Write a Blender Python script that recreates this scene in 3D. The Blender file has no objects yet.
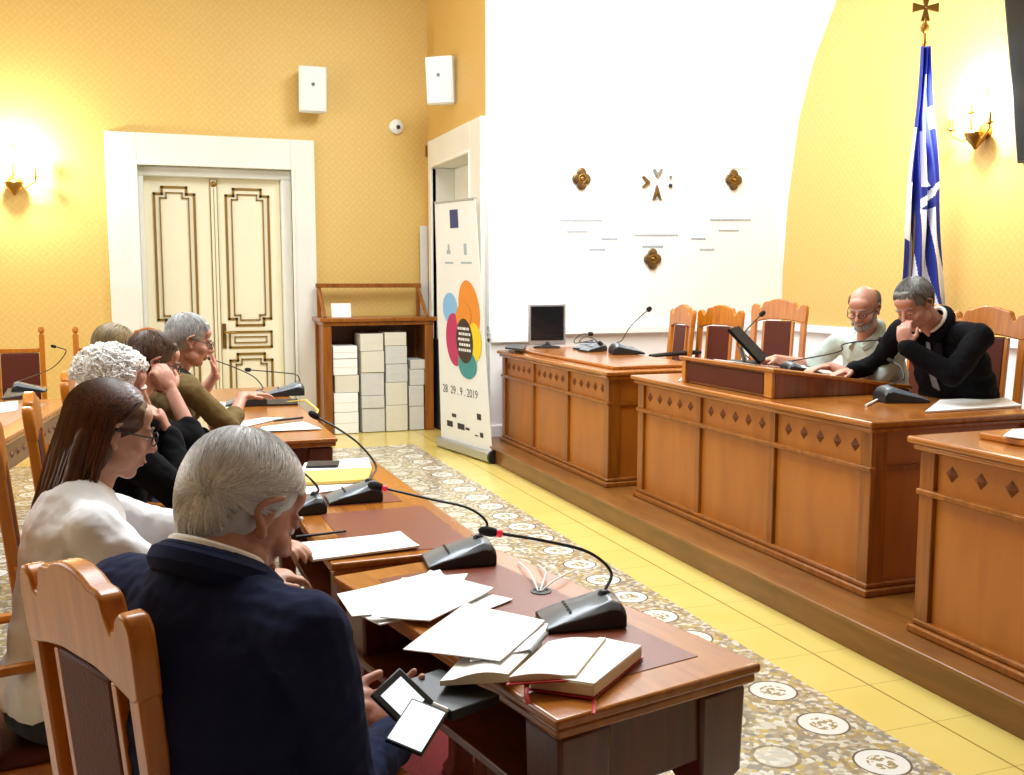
import bpy, bmesh, math, random
import numpy as np
from mathutils import Vector, Matrix, noise

# ------------------------------------------------------------------ camera
S = bpy.context.scene
COL = S.collection
F, CX, CY, H = 1000.0, 512.0, 387.5, 1.57
PITCH = math.atan((CY - 280.0) / F)
YAW = math.atan((CX - 145.0) / (F / math.cos(PITCH)))
cam_d = bpy.data.cameras.new('camera')
cam = bpy.data.objects.new('camera', cam_d)
COL.objects.link(cam)
cam.location = (0, 0, H)
cam.rotation_euler = (math.radians(90) - PITCH, 0, -YAW)
cam_d.sensor_width = 36.0
cam_d.lens = 36.0 * F / 1024.0
cam_d.clip_start = 0.05
S.camera = cam

# ------------------------------------------------------------------ world, exposure, lights
S.view_settings.view_transform = 'Standard'
S.view_settings.look = 'None'
S.view_settings.gamma = 1.0
S.view_settings.use_curve_mapping = False
S.view_settings.exposure = 0.05
W = bpy.data.worlds.new('world'); S.world = W
W.use_nodes = True
W.node_tree.nodes['Background'].inputs[0].default_value = (1.0, 0.98, 0.95, 1)
W.node_tree.nodes['Background'].inputs[1].default_value = 0.35

def area_light(name, loc, rot, sx, sy, power, col):
    d = bpy.data.lights.new(name, 'AREA'); d.shape = 'RECTANGLE'; d.size = sx; d.size_y = sy
    d.energy = power; d.color = col
    o = bpy.data.objects.new(name, d); COL.objects.link(o)
    o.location = loc; o.rotation_euler = rot
    return o
def point_light(name, loc, power, col, r=0.05):
    d = bpy.data.lights.new(name, 'POINT'); d.energy = power; d.color = col; d.shadow_soft_size = r
    o = bpy.data.objects.new(name, d); COL.objects.link(o); o.location = loc
    return o
area_light('ceiling_lamp_light', (1.0, 4.4, 5.1), (0, 0, 0), 2.4, 2.4, 270, (0.88, 0.95, 1.0))
area_light('ceiling_lamp_light', (3.3, 6.9, 5.1), (0, 0, 0), 2.0, 2.0, 270, (0.88, 0.95, 1.0))
area_light('window_daylight', (-3.9, 6.0, 2.6), (0, math.radians(-90), 0), 2.2, 5.0, 150, (0.86, 0.94, 1.0))

# ------------------------------------------------------------------ projection helpers (photo point -> place in the room)
_fh = Vector((math.sin(YAW), math.cos(YAW), 0)); _r = Vector((math.cos(YAW), -math.sin(YAW), 0))
_f = _fh * math.cos(PITCH) - Vector((0, 0, 1)) * math.sin(PITCH)
_u = Vector((0, 0, 1)) * math.cos(PITCH) + _fh * math.sin(PITCH)
C0 = Vector((0, 0, H))
def ray(x, y): return _r * ((x - CX) / F) - _u * ((y - CY) / F) + _f
def pz(x, y, z): d = ray(x, y); return C0 + d * ((z - H) / d.z)
def py(x, y, Y): d = ray(x, y); return C0 + d * (Y / d.y)
def px(x, y, X): d = ray(x, y); return C0 + d * (X / d.x)
def pd(x, y, D): return C0 + ray(x, y) * D

# ------------------------------------------------------------------ materials
def lin(h):
    if isinstance(h, str):
        c = [int(h[i:i + 2], 16) / 255 for i in (0, 2, 4)]
    else: c = [v / 255 for v in h]
    return tuple(((v + 0.055) / 1.055) ** 2.4 if v > 0.04045 else v / 12.92 for v in c) + (1,)
def newmat(name):
    m = bpy.data.materials.new(name); m.use_nodes = True
    nt = m.node_tree; b = nt.nodes['Principled BSDF']
    return m, nt, b
def N(nt, t, **kw):
    n = nt.nodes.new(t)
    for k, v in kw.items(): setattr(n, k, v)
    return n
def simple(name, col, rough=0.5, metal=0.0, var=0.08, scale=30.0, bump=0.0, bscale=None, coat=0.0, emit=None, stretch=(1, 1, 1), spec=None, trans=0.0, sheen=0.0):
    m, nt, b = newmat(name)
    c = lin(col)
    tc = N(nt, 'ShaderNodeTexCoord'); mp = N(nt, 'ShaderNodeMapping'); mp.inputs['Scale'].default_value = stretch
    nt.links.new(tc.outputs['Object'], mp.inputs[0])
    nz = N(nt, 'ShaderNodeTexNoise'); nz.inputs['Scale'].default_value = scale; nz.inputs['Detail'].default_value = 4
    nt.links.new(mp.outputs[0], nz.inputs['Vector'])
    mx = N(nt, 'ShaderNodeMix', data_type='RGBA')
    mx.inputs[6].default_value = tuple(v * (1 - var) for v in c[:3]) + (1,)
    mx.inputs[7].default_value = tuple(min(1, v * (1 + var)) for v in c[:3]) + (1,)
    nt.links.new(nz.outputs['Fac'], mx.inputs[0]); nt.links.new(mx.outputs[2], b.inputs['Base Color'])
    b.inputs['Roughness'].default_value = rough; b.inputs['Metallic'].default_value = metal
    b.inputs['Coat Weight'].default_value = coat; b.inputs['Coat Roughness'].default_value = 0.15
    if spec is not None: b.inputs['Specular IOR Level'].default_value = spec
    if trans: b.inputs['Transmission Weight'].default_value = trans
    if sheen: b.inputs['Sheen Weight'].default_value = sheen
    if bump:
        bn = N(nt, 'ShaderNodeTexNoise'); bn.inputs['Scale'].default_value = bscale or scale; bn.inputs['Detail'].default_value = 5
        nt.links.new(mp.outputs[0], bn.inputs['Vector'])
        bp = N(nt, 'ShaderNodeBump'); bp.inputs['Strength'].default_value = bump; bp.inputs['Distance'].default_value = 0.01
        nt.links.new(bn.outputs['Fac'], bp.inputs['Height']); nt.links.new(bp.outputs[0], b.inputs['Normal'])
    if emit:
        b.inputs['Emission Color'].default_value = lin(emit[0]); b.inputs['Emission Strength'].default_value = emit[1]
    return m
def wood(name, c1, c2, rough=0.35, coat=0.35, stretch=(14, 14, 1.2)):
    m, nt, b = newmat(name)
    tc = N(nt, 'ShaderNodeTexCoord'); mp = N(nt, 'ShaderNodeMapping'); mp.inputs['Scale'].default_value = stretch
    nt.links.new(tc.outputs['Object'], mp.inputs[0])
    nz = N(nt, 'ShaderNodeTexNoise'); nz.inputs['Scale'].default_value = 2.2; nz.inputs['Detail'].default_value = 6; nz.inputs['Distortion'].default_value = 0.6
    nt.links.new(mp.outputs[0], nz.inputs['Vector'])
    cr = N(nt, 'ShaderNodeValToRGB'); cr.color_ramp.elements[0].position = 0.3; cr.color_ramp.elements[1].position = 0.72
    cr.color_ramp.elements[0].color = lin(c2); cr.color_ramp.elements[1].color = lin(c1)
    nt.links.new(nz.outputs['Fac'], cr.inputs[0])
    n2 = N(nt, 'ShaderNodeTexNoise'); n2.inputs['Scale'].default_value = 1.7
    nt.links.new(tc.outputs['Object'], n2.inputs['Vector'])
    mx = N(nt, 'ShaderNodeMix', data_type='RGBA', blend_type='MULTIPLY'); mx.inputs[0].default_value = 0.25
    nt.links.new(cr.outputs[0], mx.inputs[6]); nt.links.new(n2.outputs['Fac'], mx.inputs[7])
    nt.links.new(mx.outputs[2], b.inputs['Base Color'])
    b.inputs['Roughness'].default_value = rough; b.inputs['Coat Weight'].default_value = coat; b.inputs['Coat Roughness'].default_value = 0.18
    return m
def wallpaper(name, col, patt, axis):
    m, nt, b = newmat(name)
    tc = N(nt, 'ShaderNodeTexCoord'); sp = N(nt, 'ShaderNodeSeparateXYZ'); nt.links.new(tc.outputs['Object'], sp.inputs[0])
    a = sp.outputs[axis]
    def mth(op, x, y=None, z=None):
        n = N(nt, 'ShaderNodeMath', operation=op)
        for i, v in enumerate((x, y, z)):
            if v is None: continue
            if isinstance(v, (int, float)): n.inputs[i].default_value = v
            else: nt.links.new(v, n.inputs[i])
        return n.outputs[0]
    p = 0.14
    s1 = mth('ABSOLUTE', mth('SINE', mth('MULTIPLY', mth('ADD', a, sp.outputs[2]), math.pi / p)))
    s2 = mth('ABSOLUTE', mth('SINE', mth('MULTIPLY', mth('SUBTRACT', a, sp.outputs[2]), math.pi / p)))
    g = mth('MINIMUM', s1, s2)
    line = mth('LESS_THAN', g, 0.22)
    dot = mth('GREATER_THAN', mth('MULTIPLY', s1, s2), 0.86)
    k = mth('MULTIPLY', mth('MAXIMUM', line, dot), 0.4)
    nz = N(nt, 'ShaderNodeTexNoise'); nz.inputs['Scale'].default_value = 40; nt.links.new(tc.outputs['Object'], nz.inputs['Vector'])
    k = mth('MULTIPLY', k, nz.outputs['Fac'])
    mx = N(nt, 'ShaderNodeMix', data_type='RGBA'); mx.inputs[6].default_value = lin(col); mx.inputs[7].default_value = lin(patt)
    nt.links.new(k, mx.inputs[0]); nt.links.new(mx.outputs[2], b.inputs['Base Color'])
    b.inputs['Roughness'].default_value = 0.55
    return m
def floor_mat():
    m, nt, b = newmat('patterned_tile')
    tc = N(nt, 'ShaderNodeTexCoord'); sp = N(nt, 'ShaderNodeSeparateXYZ'); nt.links.new(tc.outputs['Object'], sp.inputs[0])
    def mth(op, x, y=None, z=None):
        n = N(nt, 'ShaderNodeMath', operation=op)
        for i, v in enumerate((x, y, z)):
            if v is None: continue
            if isinstance(v, (int, float)): n.inputs[i].default_value = v
            else: nt.links.new(v, n.inputs[i])
        return n.outputs[0]
    def mix(f, a, c):
        n = N(nt, 'ShaderNodeMix', data_type='RGBA')
        for i, v in ((0, f), (6, a), (7, c)):
            if isinstance(v, (int, float, tuple)): n.inputs[i].default_value = v
            else: nt.links.new(v, n.inputs[i])
        return n.outputs[2]
    X, Y = sp.outputs[0], sp.outputs[1]
    P = 0.305
    def cell(v, off, per): return mth('SUBTRACT', mth('MODULO', mth('ADD', mth('SUBTRACT', v, off), 100 * per + per / 2), per), per / 2)
    def dist(ox, oy, perx, pery):
        u, v = cell(X, ox, perx), cell(Y, oy, pery)
        return mth('SQRT', mth('ADD', mth('MULTIPLY', u, u), mth('MULTIPLY', v, v)))
    v1 = N(nt, 'ShaderNodeTexVoronoi'); v1.inputs['Scale'].default_value = 48; nt.links.new(tc.outputs['Object'], v1.inputs['Vector'])
    r1 = N(nt, 'ShaderNodeValToRGB'); r1.color_ramp.interpolation = 'CONSTANT'
    cols = ['B5AD98', '9C8F74', 'C9C4B4', 'B8A465', '8C867A', 'D4D0C2', 'A6977A']
    el = r1.color_ramp.elements
    el[0].color = lin(cols[0]); el[1].position = 1 / 7; el[1].color = lin(cols[1])
    for i in range(2, 7):
        e = el.new(i / 7); e.color = lin(cols[i])
    sc = N(nt, 'ShaderNodeSeparateColor'); nt.links.new(v1.outputs['Color'], sc.inputs[0]); nt.links.new(sc.outputs[0], r1.inputs[0])
    base = r1.outputs[0]
    # lattice of brown lines around each medallion
    dA = dist(2.21, 2.52, P * 2, P); dB = dist(2.21 - P, 2.52 + P / 2, P * 2, P)
    d = dA
    ringB = mth('MULTIPLY', mth('GREATER_THAN', dB, 0.07), mth('LESS_THAN', dB, 0.084))
    base = mix(mth('MULTIPLY', mth('LESS_THAN', dB, 0.07), 0.55), base, lin('DAD6C8'))
    base = mix(mth('MULTIPLY', ringB, 0.7), base, lin('7A6A4A'))
    ring = mth('MULTIPLY', mth('GREATER_THAN', d, 0.118), mth('LESS_THAN', d, 0.134))
    base = mix(mth('MULTIPLY', ring, 0.6), base, lin('9A8458'))
    base = mix(mth('LESS_THAN', d, 0.094), base, lin('6A5E50'))
    nz = N(nt, 'ShaderNodeTexNoise'); nz.inputs['Scale'].default_value = 45; nt.links.new(tc.outputs['Object'], nz.inputs['Vector'])
    med = mix(mth('MULTIPLY', mth('LESS_THAN', d, 0.05), mth('GREATER_THAN', nz.outputs['Fac'], 0.5)), lin('DEDCD4'), lin('A08F68'))
    base = mix(mth('LESS_THAN', d, 0.086), base, med)
    # yellow border: runs along the platform and along the far wall
    inY = mth('MAXIMUM', mth('GREATER_THAN', X, 2.37), mth('GREATER_THAN', Y, 9.25))
    n3 = N(nt, 'ShaderNodeTexNoise'); n3.inputs['Scale'].default_value = 3; nt.links.new(tc.outputs['Object'], n3.inputs['Vector'])
    yel = mix(n3.outputs['Fac'], lin('D5BC5E'), lin('E0CB7C'))
    jl = mth('LESS_THAN', mth('ABSOLUTE', cell(Y, 2.35, 0.35)), 0.0025)
    jx = mth('LESS_THAN', mth('ABSOLUTE', mth('SUBTRACT', X, 2.595)), 0.004)
    yel = mix(mth('MULTIPLY', mth('MAXIMUM', mth('MULTIPLY', jl, 0.5), jx), 0.75), yel, lin('6E5420'))
    base = mix(inY, base, yel)
    nt.links.new(base, b.inputs['Base Color'])
    b.inputs['Roughness'].default_value = 0.22
    b.inputs['Specular IOR Level'].default_value = 0.6
    return m

M = {}
M['wood'] = wood('orange_wood', 'AA6212', '7E460A')
M['wood_honey'] = wood('honey_wood', 'D48A35', 'BC7024')  # paler honey-toned wood for the lectern's corner posts
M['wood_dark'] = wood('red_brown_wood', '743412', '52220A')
M['panel'] = wood('panel_wood', 'BE7216', 'A86010', rough=0.45, stretch=(3, 3, 0.8))
M['carved'] = wood('carved_wood_shaded', '8A4A12', '6C370A', rough=0.7, coat=0.0)  # desk wood darkened: shadows of the carving put into the colour
M['step'] = wood('step_wood', '946024', '744616', stretch=(6, 1, 6), rough=0.4)
M['tabletop'] = wood('tabletop_wood', 'BE762C', '9E5A1C', rough=0.22, stretch=(12, 1.2, 12))
M['chair_wood'] = wood('chair_wood', 'D28014', 'B0600C', rough=0.35, coat=0.25)
M['leather'] = simple('brown_leather', '54200F', 0.6, bump=0.2, bscale=120, spec=0.3)
M['leather_pad'] = simple('writing_pad_leather', '7A3F2C', 0.35, bump=0.1, bscale=200)
M['yellow_back'] = wallpaper('yellow_damask_back', 'D8B566', 'E6CF8E', 0)
M['yellow_side'] = wallpaper('yellow_damask_side', 'D5AF62', 'E2C686', 1)
M['plaster'] = simple('white_plaster', 'F8F8F8', 0.7, var=0.02, scale=3)
M['stone'] = simple('cream_stone', 'E6E6DE', 0.6, var=0.06, scale=3)
M['cream'] = simple('cream_paint', 'F0EACD', 0.45, var=0.03, scale=4)
M['gold'] = simple('gilt_line', '8F6D24', 0.4, metal=0.3)
M['ceil'] = simple('ceiling_paint', 'EFE8D5', 0.8, var=0.02)
M['floor'] = floor_mat()
M['carpet'] = simple('red_carpet', '7A1F22', 0.95, var=0.15, scale=90, bump=0.4, bscale=300)
M['black'] = simple('black_plastic', '1B1C1F', 0.45, var=0.05)
M['mic_grey'] = simple('dark_grey_plastic', '6B747D', 0.3, var=0.05, coat=0.3)
M['foam'] = simple('microphone_foam', '141414', 0.9, bump=0.5, bscale=600)
M['red_led'] = simple('red_ring', 'C02030', 0.4, emit=('E02030', 0.6))
M['matte_black'] = simple('matte_black_plastic', '0B0B0D', 0.8, spec=0.1)
M['paper'] = simple('white_paper', 'F4F4F2', 0.7, var=0.01)
M['paper_grey'] = simple('grey_paper', 'CFCFCB', 0.7, var=0.08, scale=8)
M['paper_warm'] = simple('cream_paper', 'DDD8C8', 0.7, var=0.06, scale=8)
M['folder_yellow'] = simple('yellow_folder', 'EBC765', 0.55, var=0.05)
M['page'] = simple('page_edges', 'E9DFBF', 0.8, var=0.12, scale=200, stretch=(1, 1, 6))
M['red'] = simple('red_cover', 'A81B1B', 0.4)
M['white_pl'] = simple('white_plastic', 'E6EAEA', 0.45, var=0.02)
M['silver'] = simple('silver_plastic', 'B4B8BA', 0.3, metal=0.6, var=0.03)
M['screen'] = simple('dark_screen', '15171A', 0.12, var=0.02)
M['screen_lit'] = simple('lit_screen', 'DDE8EE', 0.3, emit=('E4EEF4', 0.9))
M['brass'] = simple('brass', '9C7A3C', 0.3, metal=0.9)
M['bronze'] = simple('bronze', '6E5836', 0.4, metal=0.7, var=0.25, scale=60)
M['bulb'] = simple('lamp_glass', 'FFF4DC', 0.3, emit=('FFF0D0', 14.0))
M['flagblue'] = simple('flag_blue', '1B2C8C', 0.7, var=0.12, scale=20)
M['flagwhite'] = simple('flag_white', 'E8ECF2', 0.7, var=0.04)
M['ink'] = simple('dark_ink', '2A2A30', 0.6)
M['inkgrey'] = simple('faint_inscription', '9DB0BE', 0.6)
M['inkfaint'] = simple('very_faint_inscription', 'CBD8E0', 0.6)
M['blueink'] = simple('navy_ink', '24306E', 0.5)
M['skin'] = simple('skin', 'CC9C84', 0.5, var=0.14, scale=14, bump=0.12, bscale=90)
M['skin_red'] = simple('ruddy_skin', 'C58E79', 0.5, var=0.16, scale=14, bump=0.12, bscale=90)
M['skin_tan'] = simple('tan_skin', 'BF9078', 0.5, var=0.14, scale=14, bump=0.12, bscale=90)
M['lip'] = simple('lips', '9A5348', 0.45)
M['eye'] = simple('eye', '30261F', 0.2)
M['eyewhite'] = simple('eye_white', 'D9D2C8', 0.3)
M['navy'] = simple('navy_cloth', '1B2240', 0.9, var=0.15, scale=60, bump=0.25, bscale=14, spec=0.15)
M['blackcloth'] = simple('black_cloth', '0A0A0E', 0.9, spec=0.15, var=0.12, scale=60, bump=0.25, bscale=14)
M['charcoal'] = simple('charcoal_cloth', '2A2A2D', 0.85, var=0.12, scale=60, bump=0.25, bscale=14)
M['olive'] = simple('olive_cloth', '6B5527', 0.8, var=0.2, scale=20, bump=0.3, bscale=14)
M['blouse'] = simple('white_blouse', 'EEF0F4', 0.75, var=0.03, scale=20, bump=0.3, bscale=12)
M['paleshirt'] = simple('pale_green_shirt', 'BCCDC4', 0.75, var=0.06, scale=30, bump=0.3, bscale=14)
M['trouser'] = simple('dark_trousers', '22242C', 0.85)
def hairmat(name, c1, c2, rough=0.45):
    m, nt, b = newmat(name)
    ge = N(nt, 'ShaderNodeNewGeometry'); tc = N(nt, 'ShaderNodeTexCoord'); nz = N(nt, 'ShaderNodeTexNoise'); nz.inputs['Scale'].default_value = 16; nz.inputs['Detail'].default_value = 2
    nt.links.new(tc.outputs['Object'], nz.inputs['Vector'])
    av = N(nt, 'ShaderNodeMix'); av.inputs[0].default_value = 0.45
    nt.links.new(ge.outputs['Random Per Island'], av.inputs[2]); nt.links.new(nz.outputs['Fac'], av.inputs[3])
    cr = N(nt, 'ShaderNodeValToRGB'); cr.color_ramp.elements[0].position = 0.15; cr.color_ramp.elements[1].position = 0.75
    cr.color_ramp.elements[0].color = lin(c2); cr.color_ramp.elements[1].color = lin(c1)
    nt.links.new(av.outputs[0], cr.inputs[0]); nt.links.new(cr.outputs[0], b.inputs['Base Color'])
    b.inputs['Roughness'].default_value = rough
    return m
M['hair_silver'] = hairmat('silver_hair', 'F2F4F6', 'A6A8AA')
M['hair_white'] = hairmat('white_hair', 'FFFFFF', 'F0EDE6', 0.7)
M['hair_brown'] = hairmat('chestnut_hair', '65391F', '28130B', 0.35)
M['hair_dark'] = hairmat('grey_brown_hair', '6A5040', '3A2A20')
M['hair_blond'] = hairmat('ash_blond_hair', '9A855C', '5E4E34')
M['hair_grey'] = hairmat('grey_hair', 'B4B3B1', '7A7977')
M['hair_salt'] = hairmat('salt_pepper_hair', '86847F', '3C3A38')

# ------------------------------------------------------------------ mesh builder
class MB:
    def __init__(self): self.bm = bmesh.new(); self.mi = 0
    def _n(self, geom):
        for f in self.bm.faces:
            pass
    def box(self, c, s, rot=None, mi=0):
        r = bmesh.ops.create_cube(self.bm, size=1.0)
        m = Matrix.Translation(Vector(c)) @ (rot.to_4x4() if rot else Matrix.Identity(4)) @ Matrix.Diagonal((s[0], s[1], s[2], 1))
        bmesh.ops.transform(self.bm, matrix=m, verts=r['verts'])
        if mi:
            for v in r['verts']:
                for f in v.link_faces: f.material_index = mi
        return self
    def b2(self, lo, hi, mi=0):
        lo = Vector(lo); hi = Vector(hi)
        return self.box((lo + hi) / 2, (abs(hi.x - lo.x), abs(hi.y - lo.y), abs(hi.z - lo.z)), mi=mi)
    def tube(self, pts, rad, n=10, cap=True, flat=None):
        pts = [Vector(p) for p in pts]
        if not isinstance(rad, (list, tuple)): rad = [rad] * len(pts)
        rings = []
        t0 = (pts[1] - pts[0]).normalized()
        up = Vector((0, 0, 1)) if abs(t0.z) < 0.9 else Vector((1, 0, 0))
        a = t0.cross(up).normalized()
        for i, p in enumerate(pts):
            t = (pts[min(i + 1, len(pts) - 1)] - pts[max(i - 1, 0)])
            t = t.normalized() if t.length > 1e-9 else t0
            a = (a - t * a.dot(t)); a = a.normalized() if a.length > 1e-6 else t.orthogonal().normalized()
            b = t.cross(a)
            rings.append([self.bm.verts.new(p + (a * math.cos(2 * math.pi * k / n) + b * math.sin(2 * math.pi * k / n) * (flat or 1)) * rad[i]) for k in range(n)])
        for i in range(len(rings) - 1):
            for k in range(n):
                self.bm.faces.new((rings[i][k], rings[i][(k + 1) % n], rings[i + 1][(k + 1) % n], rings[i + 1][k]))
        if cap:
            self.bm.faces.new(rings[0][::-1]); self.bm.faces.new(rings[-1])
        return self
    def cyl(self, p0, p1, r0, r1=None, n=20): return self.tube([p0, p1], [r0, r0 if r1 is None else r1], n)
    def lathe(self, c, prof, n=20, rot=None):
        c = Vector(c); rings = []
        for (r, z) in prof:
            ring = []
            for k in range(n):
                v = Vector((r * math.cos(2 * math.pi * k / n), r * math.sin(2 * math.pi * k / n), z))
                if rot: v = rot @ v
                ring.append(self.bm.verts.new(c + v))
            rings.append(ring)
        for i in range(len(rings) - 1):
            for k in range(n):
                self.bm.faces.new((rings[i][k], rings[i][(k + 1) % n], rings[i + 1][(k + 1) % n], rings[i + 1][k]))
        self.bm.faces.new(rings[0][::-1]); self.bm.faces.new(rings[-1])
        return self
    def ell(self, c, r, rot=None, u=20, v=12):
        rr = bmesh.ops.create_uvsphere(self.bm, u_segments=u, v_segments=v, radius=1.0)
        if isinstance(r, (int, float)): r = (r, r, r)
        m = Matrix.Translation(Vector(c)) @ (rot.to_4x4() if rot else Matrix.Identity(4)) @ Matrix.Diagonal((r[0], r[1], r[2], 1))
        bmesh.ops.transform(self.bm, matrix=m, verts=rr['verts'])
        return self
    def poly(self, pts, ext, mi=0):
        """closed prism: planar polygon pts swept along the vector ext"""
        ext = Vector(ext); A = [self.bm.verts.new(Vector(p)) for p in pts]; B = [self.bm.verts.new(Vector(p) + ext) for p in pts]
        n = len(pts); fs = []
        fs.append(self.bm.faces.new(A[::-1])); fs.append(self.bm.faces.new(B))
        for i in range(n): fs.append(self.bm.faces.new((A[i], A[(i + 1) % n], B[(i + 1) % n], B[i])))
        for f in fs: f.material_index = mi
        return self
    def torus(self, c, R, r, rot=None, n=24, k=8, arc=2 * math.pi):
        pts = []
        full = abs(arc - 2 * math.pi) < 1e-6
        for i in range(n + 1):
            a = arc * i / n
            v = Vector((R * math.cos(a), R * math.sin(a), 0)) if not isinstance(R, tuple) else Vector((R[0] * math.cos(a), R[1] * math.sin(a), 0))
            if rot: v = rot @ v
            pts.append(Vector(c) + v)
        return self.tube(pts, r, k, cap=True)
    def build(self, name, mat, parent=None, bevel=0.0, smooth=True, loc=None, rotz=None, seg=2):
        bm = self.bm
        bmesh.ops.recalc_face_normals(bm, faces=bm.faces)
        me = bpy.data.meshes.new(name); bm.to_mesh(me); bm.free()
        o = bpy.data.objects.new(name, me); COL.objects.link(o)
        for m in (mat if isinstance(mat, (list, tuple)) else [mat]): me.materials.append(M[m] if isinstance(m, str) else m)
        if parent is not None: o.parent = parent
        if loc is not None: o.location = loc
        if rotz is not None: o.rotation_euler = (0, 0, rotz)
        if bevel:
            md = o.modifiers.new('bevel', 'BEVEL'); md.width = bevel; md.segments = seg; md.limit_method = 'ANGLE'; md.angle_limit = math.radians(40)
            md.harden_normals = False
        if smooth:
            me.shade_smooth()
            try: me.set_sharp_from_angle(angle=math.radians(38))
            except Exception: pass
        return o
def thing(name, label, cat, loc=(0, 0, 0), rotz=0.0, group=None):
    o = bpy.data.objects.new(name, None); COL.objects.link(o); o.empty_display_size = 0.1
    o.location = loc; o.rotation_euler = (0, 0, rotz)
    return tag(o, label, cat, group)
def tag(o, label, cat, group=None):
    o['label'] = label; o['category'] = cat
    if group: o['group'] = group
    return o
def struct(o): o['kind'] = 'structure'; return o
def dup(root, loc, rotz, label, group=None, scale=None):
    r = root.copy(); COL.objects.link(r); r.location = loc; r.rotation_euler = (0, 0, rotz); r['label'] = label
    if group: r['group'] = group
    if scale: r.scale = scale
    for ch in list(root.children):
        c = ch.copy(); COL.objects.link(c); c.parent = r
        for g in list(ch.children):
            d = g.copy(); COL.objects.link(d); d.parent = c
    return r
def bake(o):
    """apply the modifiers of o"""
    dg = bpy.context.evaluated_depsgraph_get(); dg.update()
    me = bpy.data.meshes.new_from_object(o.evaluated_get(dg))
    o.modifiers.clear(); old = o.data; o.data = me; bpy.data.meshes.remove(old)
    return o
RX = lambda a: Matrix.Rotation(a, 3, 'X'); RY = lambda a: Matrix.Rotation(a, 3, 'Y'); RZ = lambda a: Matrix.Rotation(a, 3, 'Z')

# ================================================================== ROOM
XR, YM, YB, XS, XL, ZC, Y0 = 6.1, 8.67, 10.65, 2.92, -4.0, 5.3, -2.5
struct(MB().b2((XL, Y0, -0.1), (XR, YB + 0.6, 0)).build('floor', 'floor', smooth=False))
struct(MB().b2((XL, Y0, ZC), (XR, YB + 0.6, ZC + 0.1)).build('ceiling', 'ceil', smooth=False))
struct(MB().b2((XL - 0.1, Y0, 0), (XL, YB + 0.6, ZC)).build('wall_left', 'yellow_side', smooth=False))
struct(MB().b2((XL, Y0 - 0.1, 0), (XR, Y0, ZC)).build('wall_front', 'wood_dark', smooth=False))
# back wall with the opening of the double door (x -0.03..1.45, up to z 2.70)
DX0, DX1, DZ = -0.03, 1.45, 2.69
e_ = 0.012; w = MB(); w.b2((XL, YB, 0), (DX0 - e_, YB + 0.4, ZC)); w.b2((DX1 + e_, YB, 0), (XS, YB + 0.4, ZC)); w.b2((DX0 - e_, YB, DZ + e_), (DX1 + e_, YB + 0.4, ZC)); w.b2((DX0 - e_, YB + 0.32, 0), (DX1 + e_, YB + 0.4, DZ + e_))
struct(w.build('wall_back', 'yellow_back', smooth=False))
# side return wall with a second doorway (y 9.0..10.33, up to z 2.75)
EY0, EY1, EZ = 9.02, 10.32, 2.74
w = MB(); w.b2((XS, YM + 0.03, 0), (XS + 0.5, EY0 - e_, ZC)); w.b2((XS, EY1 + e_, 0), (XS + 0.5, YB + 0.4, ZC)); w.b2((XS, EY0 - e_, EZ + e_), (XS + 0.5, EY1 + e_, ZC)); w.b2((XS + 0.42, EY0 - e_, 0), (XS + 0.5, EY1 + e_, EZ + e_))
struct(w.build('wall_side', 'yellow_side', smooth=False))
struct(MB().b2((XS, YM, 0), (XR + 0.1, YM + 0.025, ZC)).build('wall_far', 'plaster', smooth=False))
# right wall: plaster wall, yellow damask inside an arch
struct(MB().b2((XR, Y0, 0), (XR + 0.1, YM, ZC)).build('wall_right', 'plaster', smooth=False))
arc = [(8.66, 1.14), (8.66, 1.67), (8.62, 2.3), (8.47, 3.13), (8.26, 3.66), (7.95, 4.14), (7.45, 4.6), (6.8, 4.95), (5.9, 5.15), (5.0, 5.0), (4.2, 4.7), (3.6, 4.2), (3.2, 3.6), (3.0, 2.9), (3.0, 1.14)]
w = MB(); w.poly([(XR - 0.012, y, z) for y, z in arc], (0.012, 0, 0))
struct(w.build('wall_right_inset', 'yellow_side', smooth=False))
struct(MB().b2((XR - 0.05, -1.0, 1.06), (XR, YM, 1.13)).build('trim_1', 'plaster', bevel=0.01))
w = MB(); w.b2((3.35, YM - 0.05, 1.06), (XR - 0.05, YM, 1.13)); w.b2((3.35, YM - 0.03, 1.13), (XR - 0.03, YM, 1.16))
struct(w.build('trim_2', 'plaster', bevel=0.008))
# moulded pilaster at the left end of the white wall
w = MB(); w.b2((XS + 0.0, YM - 0.05, 1.05), (XS + 0.14, YM, ZC)); w.b2((XS + 0.0, YM - 0.09, 0), (XS + 0.42, YM, 1.05)); w.b2((XS, YM - 0.12, 1.0), (XS + 0.45, YM, 1.1)); w.b2((XS, YM - 0.08, 1.1), (XS + 0.43, YM, 1.16)); w.b2((XS + 0.22, YM - 0.02, 1.14), (XS + 0.30, YM, ZC)); w.b2((XS, YM - 0.12, 0), (XS + 0.45, YM, 0.25))
struct(w.build('trim_3', 'plaster', bevel=0.012))
w = MB(); w.b2((-4, YB - 0.025, 0), (-0.33, YB, 0.14)); w.b2((1.7, YB - 0.025, 0), (XS, YB, 0.14))
struct(w.build('baseboard_back', 'stone', bevel=0.005))
w = MB(); w.b2((XS - 0.025, 10.49, 0), (XS, YB, 0.14))
struct(w.build('baseboard_side', 'stone', bevel=0.005))

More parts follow.
